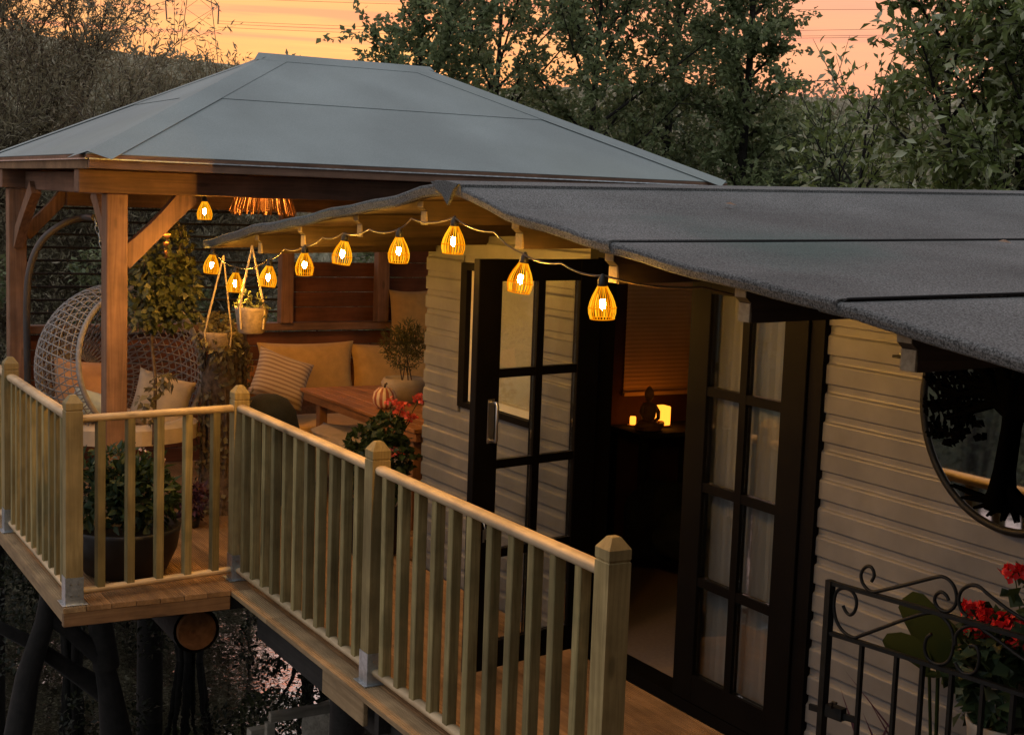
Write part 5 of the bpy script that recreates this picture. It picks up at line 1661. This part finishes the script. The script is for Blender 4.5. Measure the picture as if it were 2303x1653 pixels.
# alders and oaks behind the ridge
for i, (x, d, h, r_, s1, lab) in enumerate(((950, 16.0, 7.5, .95, 1.0, 'rounded alder at the edge of the open sunset sky behind the gazebo ridge'),
                                           (1120, 18.5, 7.6, 1.45, 1.0, 'dense tall alder behind the middle of the gazebo roof'),
                                           (1330, 16.5, 7.6, 1.35, 1.0, 'alder with an open airy crown and sky showing between its leaves'),
                                           (1500, 18.0, 8.0, 1.05, 1.0, 'slim alder with a straight dark trunk above the cabin ridge'),
                                           (1655, 16.0, 7.4, .55, 1.0, 'narrow columnar alder beside the gap of pink sky'))):
    tree('alder_tree', lab, base_at(x, d), h, r_ * 1.2, .085, LF_ALD, .074, .68, 220 + i, limbs=46, twigs=18, per=27, crown_base=.16, tw=(.25, .6))
# big leaved sallow close behind the cabin
tree('sallow_tree', 'big leaved sallow tree close behind the cabin roof with pale leaf undersides', base_at(2235, 12.5), 6.2, 1.15, .07, LF_SAL, .115, .42, 240, limbs=40, twigs=15, per=19, crown_base=.12, stems_=2, droop=.1, tw=(.35, .8))
tree('sallow_tree', 'younger sallow with arching bare twigs against the pink sky', base_at(1960, 13.5), 4.5, .85, .05, LF_SAL, .105, .42, 241, limbs=22, twigs=7, per=10, crown_base=.15, stems_=2, droop=.05, tw=(.35, .8))
tree('sallow_tree', 'tall dense sallow beyond the cabin corner on the right bank', base_at(2390, 12.0), 7.0, 1.5, .10, LF_SAL, .11, .42, 242, limbs=32, twigs=12, per=15, crown_base=.12, stems_=2, droop=.1, tw=(.35, .8))
# undergrowth
for i, (x, d, top, rad, n, mt_, lab) in enumerate((
        (1010, 21, 3.9, 1.6, 11000, LF_ALD, 'brown green hawthorn bush below the dense alder'),
        (1210, 22, 4.2, 1.7, 11000, LF_DRK, 'wide dark bush filling the gap below the tall alders'),
        (1420, 20, 4.0, 1.6, 11000, LF_DRK, 'dark green bush right of the hipped roof slope'),
        (1590, 18, 3.8, 1.5, 11000, LF_DRK, 'low dark bush above the far corner of the gazebo roof'),
        (1760, 19, 3.9, 1.5, 11000, LF_ALD, 'grey green bush under the gap of pink sky'),
        (1920, 17, 3.6, 1.4, 10000, LF_DRK, 'shadowy bush behind the arching sallow twigs'),
        (2080, 18, 3.7, 1.6, 10000, LF_SAL, 'yellow green bush behind the felt roof'),
        (2260, 17, 4.2, 1.6, 10000, LF_DRK, 'dark bush in the depth behind the big leaved sallow'),
        (1850, 12.2, 2.45, .8, 2600, LF_SAL, 'low bright leaved shrub just over the cabin ridge'),
        (2060, 11.6, 2.50, .9, 2600, LF_OLV, 'olive shrub with arching sprigs just over the felt roof'))):
    bush(lab, x, d, top, rad, mt_, .085 if d > 14 else .09, .55, n, 260 + i)
bush('broad brown bush at the foot of the willows on the far bank', 130, 22.5, 4.0, 2.3, LF_WIL, .10, .30, 9000, 281)
bush('brown bush between the willows and the gazebo roof', 380, 22.5, 3.5, 2.2, LF_WIL, .10, .30, 9000, 282)
bush('brown bush at the outer end of the willow bank', -120, 21.5, 4.0, 2.2, LF_WIL, .10, .30, 6000, 283)
# leafy scrub covering the hillside
g = np.random.default_rng(320); n = 60000
uu = g.uniform(0, 1, n) ** .8; cx_ = g.uniform(0, 1, n)
ci = cx_ * (len(crest) - 1.001); i0 = ci.astype(int); fr_ = (ci - i0)[:, None]
C_ = np.array(crest); top_ = C_[i0] * (1 - fr_) + C_[i0 + 1] * fr_
pos = top_ + np.array([.93, -.37, 0]) * (uu * 7.5)[:, None]
zlow = np.where(uu < .27, top_[:, 2] - 1.2 * uu / .27, (top_[:, 2] - 1.2) * (1 - (uu - .27) / .73) - 1.0 * (uu - .27) / .73)
pos[:, 2] = zlow + g.uniform(.02, .30, n) + .25 * np.sin(pos[:, 1] * 2.1) * np.sin(uu * 19 + pos[:, 1])
ls = .17 * g.uniform(.5, 1.3, n)
LF_HIL = leafmat('hillside_leaf', (.14, .125, .07), (.25, .22, .135), (.36, .32, .23), p3=.85, trans=.3)
o = link('hillside_scrub', leaf_mesh('hillside_scrub', pos, rdir(n, g) + np.array([.3, 0, .5]), rdir(n, g) * .5 + np.array([.8, -.3, .5]), ls, ls * .4), LF_HIL, None, kind='stuff')
o['label'] = 'brown olive scrub covering the distant hillside'; o['category'] = 'scrub'
# hedge behind the rear screen of the gazebo
for i, (x, y, top, rad, lab) in enumerate(((-4.95, -1.0, 2.25, .75, 'hedge bush behind the slats next to the left gazebo post'), (-4.9, .15, 2.2, .75, 'hedge bush behind the slats and the egg chair stand'), (-4.95, 1.25, 2.25, .75, 'hedge bush behind the slats beside the hanging lamp'), (-5.0, 2.5, 2.2, .75, 'hedge bush behind the brown board screen'))):
    bush(lab, 0, 0, top, rad, LF_DRK, .065, .55, 6500, 290 + i, xyz=(x, y, -2.3))
# bushes beyond the walkway, seen in the round mirror
for i, (x, y, top, rad, lab) in enumerate(((-.5, -6.0, 1.9, 1.3, 'green bush below the rail in the mirror image'), (2.0, -6.6, 2.3, 1.4, 'leafy bush opposite the cabin doors across the water'), (-3.5, -7.2, 2.6, 1.6, 'tall bush across the water from the egg chair'), (-7.5, -7.5, 3.2, 1.9, 'tall dark bush on the bend of the far bank'))):
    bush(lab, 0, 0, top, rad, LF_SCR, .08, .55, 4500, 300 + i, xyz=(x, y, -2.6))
bush('leafy green bush just beyond the walkway rail in the mirror image', 0, 0, 1.0, .95, LF_DRK, .07, .55, 4000, 306, xyz=(2.0, -2.7, -2.6))
bush('green bush beside the walkway rail near the cabin corner', 0, 0, .9, .9, LF_DRK, .07, .55, 3500, 307, xyz=(3.6, -3.0, -2.6))
# dark leaning trunks and twiggy growth under the side deck
t = thing('leaning_tree', 'dark leaning trunk with side branches under the deck corner', 'tree', (0, 0, 0))
mb = MB()
T1 = [at(x, y, 0, -2.6) for x, y in ((40, 1653), (62, 1520), (100, 1400), (118, 1290), (120, 1240))]
mb.tube(T1, [.10, .085, .07, .06, .055], 10)
mb.tube([at(x, y, 0, -2.6) for x, y in ((262, 1660), (248, 1560), (232, 1480), (160, 1420), (100, 1380))], [.12, .09, .075, .06, .05], 10)
mb.tube([at(x, y, 0, -2.7) for x, y in ((245, 1560), (150, 1500), (60, 1440), (-20, 1400))], [.09, .06, .05, .04], 8)
mb.tube([at(x, y, 0, -2.6) for x, y in ((240, 1500), (225, 1400), (228, 1330))], [.10, .09, .07], 8)
mb.build('trunk', BARKD, t)
cs = [at(x, y, 0, -3.2) for x, y in ((30, 1330), (90, 1290), (170, 1350), (20, 1450), (330, 1420), (600, 1450), (640, 1560), (500, 1650), (200, 1620), (300, 1600))]
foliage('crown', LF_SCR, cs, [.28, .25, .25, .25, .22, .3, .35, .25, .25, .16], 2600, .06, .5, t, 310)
# reedy scrub on the near bank below the walkway
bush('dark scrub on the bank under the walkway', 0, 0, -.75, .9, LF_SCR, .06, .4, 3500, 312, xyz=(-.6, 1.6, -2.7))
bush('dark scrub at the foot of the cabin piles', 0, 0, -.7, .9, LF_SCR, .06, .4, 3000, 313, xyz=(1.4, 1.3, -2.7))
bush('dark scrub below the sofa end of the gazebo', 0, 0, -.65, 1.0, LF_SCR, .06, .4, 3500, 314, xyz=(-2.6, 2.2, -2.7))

# ================================================================== PYLON
py = thing('pylon', 'distant lattice electricity pylon above the willows', 'pylon', (0, 0, 0))
PYM = plain('pylon_steel', (.05, .045, .042), .6)
Dp = 115.0
c0 = far(447, 70, Dp); sd_ = np.array([_r[0], _r[1], 0]); sd_ /= np.linalg.norm(sd_)
bz = -1.0; tz = float(far(447, -60, Dp)[2])
mb = MB()
leg = lambda s1, z: np.array([c0[0], c0[1], 0]) + sd_ * s1 * (3.2 - 2.5 * (z - bz) / (tz - bz)) + np.array([0, 0, z])
for s1 in (-1, 1):
    mb.tube([leg(s1, bz), leg(s1, tz)], .030, 4)
zz = np.linspace(bz, tz, 15)
for a, b in zip(zz[:-1], zz[1:]):
    for s1 in (-1, 1):
        mb.tube([leg(s1, a), leg(-s1, b)], .015, 4)
mb.build('tower', PYM, py)
arm = MB(); za = float(far(447, 3, Dp)[2])
L0 = far(372, 3, Dp); R0 = far(492, 14, Dp)
arm.tube([L0, leg(0, za + .3), R0], .04, 4); arm.tube([L0, leg(0, za + 1.6), R0], .03, 4); arm.build('crossarm', PYM, py)
for q, y1 in ((L0, 45), (R0, 55)):
    x_ = 375 if q is L0 else 490
    MB().tube([q, far(x_, y1, Dp)], .06, 5).build('insulator', PYM, py)
wr = thing('power_lines', 'thin power lines crossing the sunset sky', 'power lines')
for y0, y1, y2 in ((48, 58, 66), (54, 66, 80), (62, 73, 84), (-4, 2, 22)):
    P_ = []
    for i in range(25):
        t_ = i / 24; x = 490 + t_ * 1500; y = y0 * (1 - t_) ** 2 + 2 * t_ * (1 - t_) * (y1 + 25) + t_ ** 2 * y2
        P_.append(far(x, y, Dp - 10 * t_))
    MB().tube(P_, .014, 4).build('wire', PYM, wr)

# ================================================================== THE HOUSE THE VIEW IS TAKEN FROM
HOUSEM = plain('house_render', (.26, .23, .20), .85, noise=.15, bump=.3, bscale=30)
hs = thing('house', 'unseen rendered house behind the camera, added to block low sky light', 'house', (8.4, -1, -.8))  # out of view; added to keep sky light off the camera-facing sides
MB().cbox(0, 7, -8, 8, 0, 5.6, .01).build('wall', HOUSEM, hs)
MB().prism([(-8.4, 5.6), (8.4, 5.6), (8.4, 5.7), (0, 8.2), (-8.4, 5.7)], 0, -.4, 7.4).build('roof', FELTE, hs)
for yy in (-5.2, -1.6, 2.2, 5.4):
    w2 = MB().box(-.03, -.002, yy - .6, yy + .6, 2.6, 3.9).build('window', CREAM, hs)
    MB().box(-.036, -.031, yy - .54, yy + .54, 2.66, 3.84).build('pane', GLASS, w2)
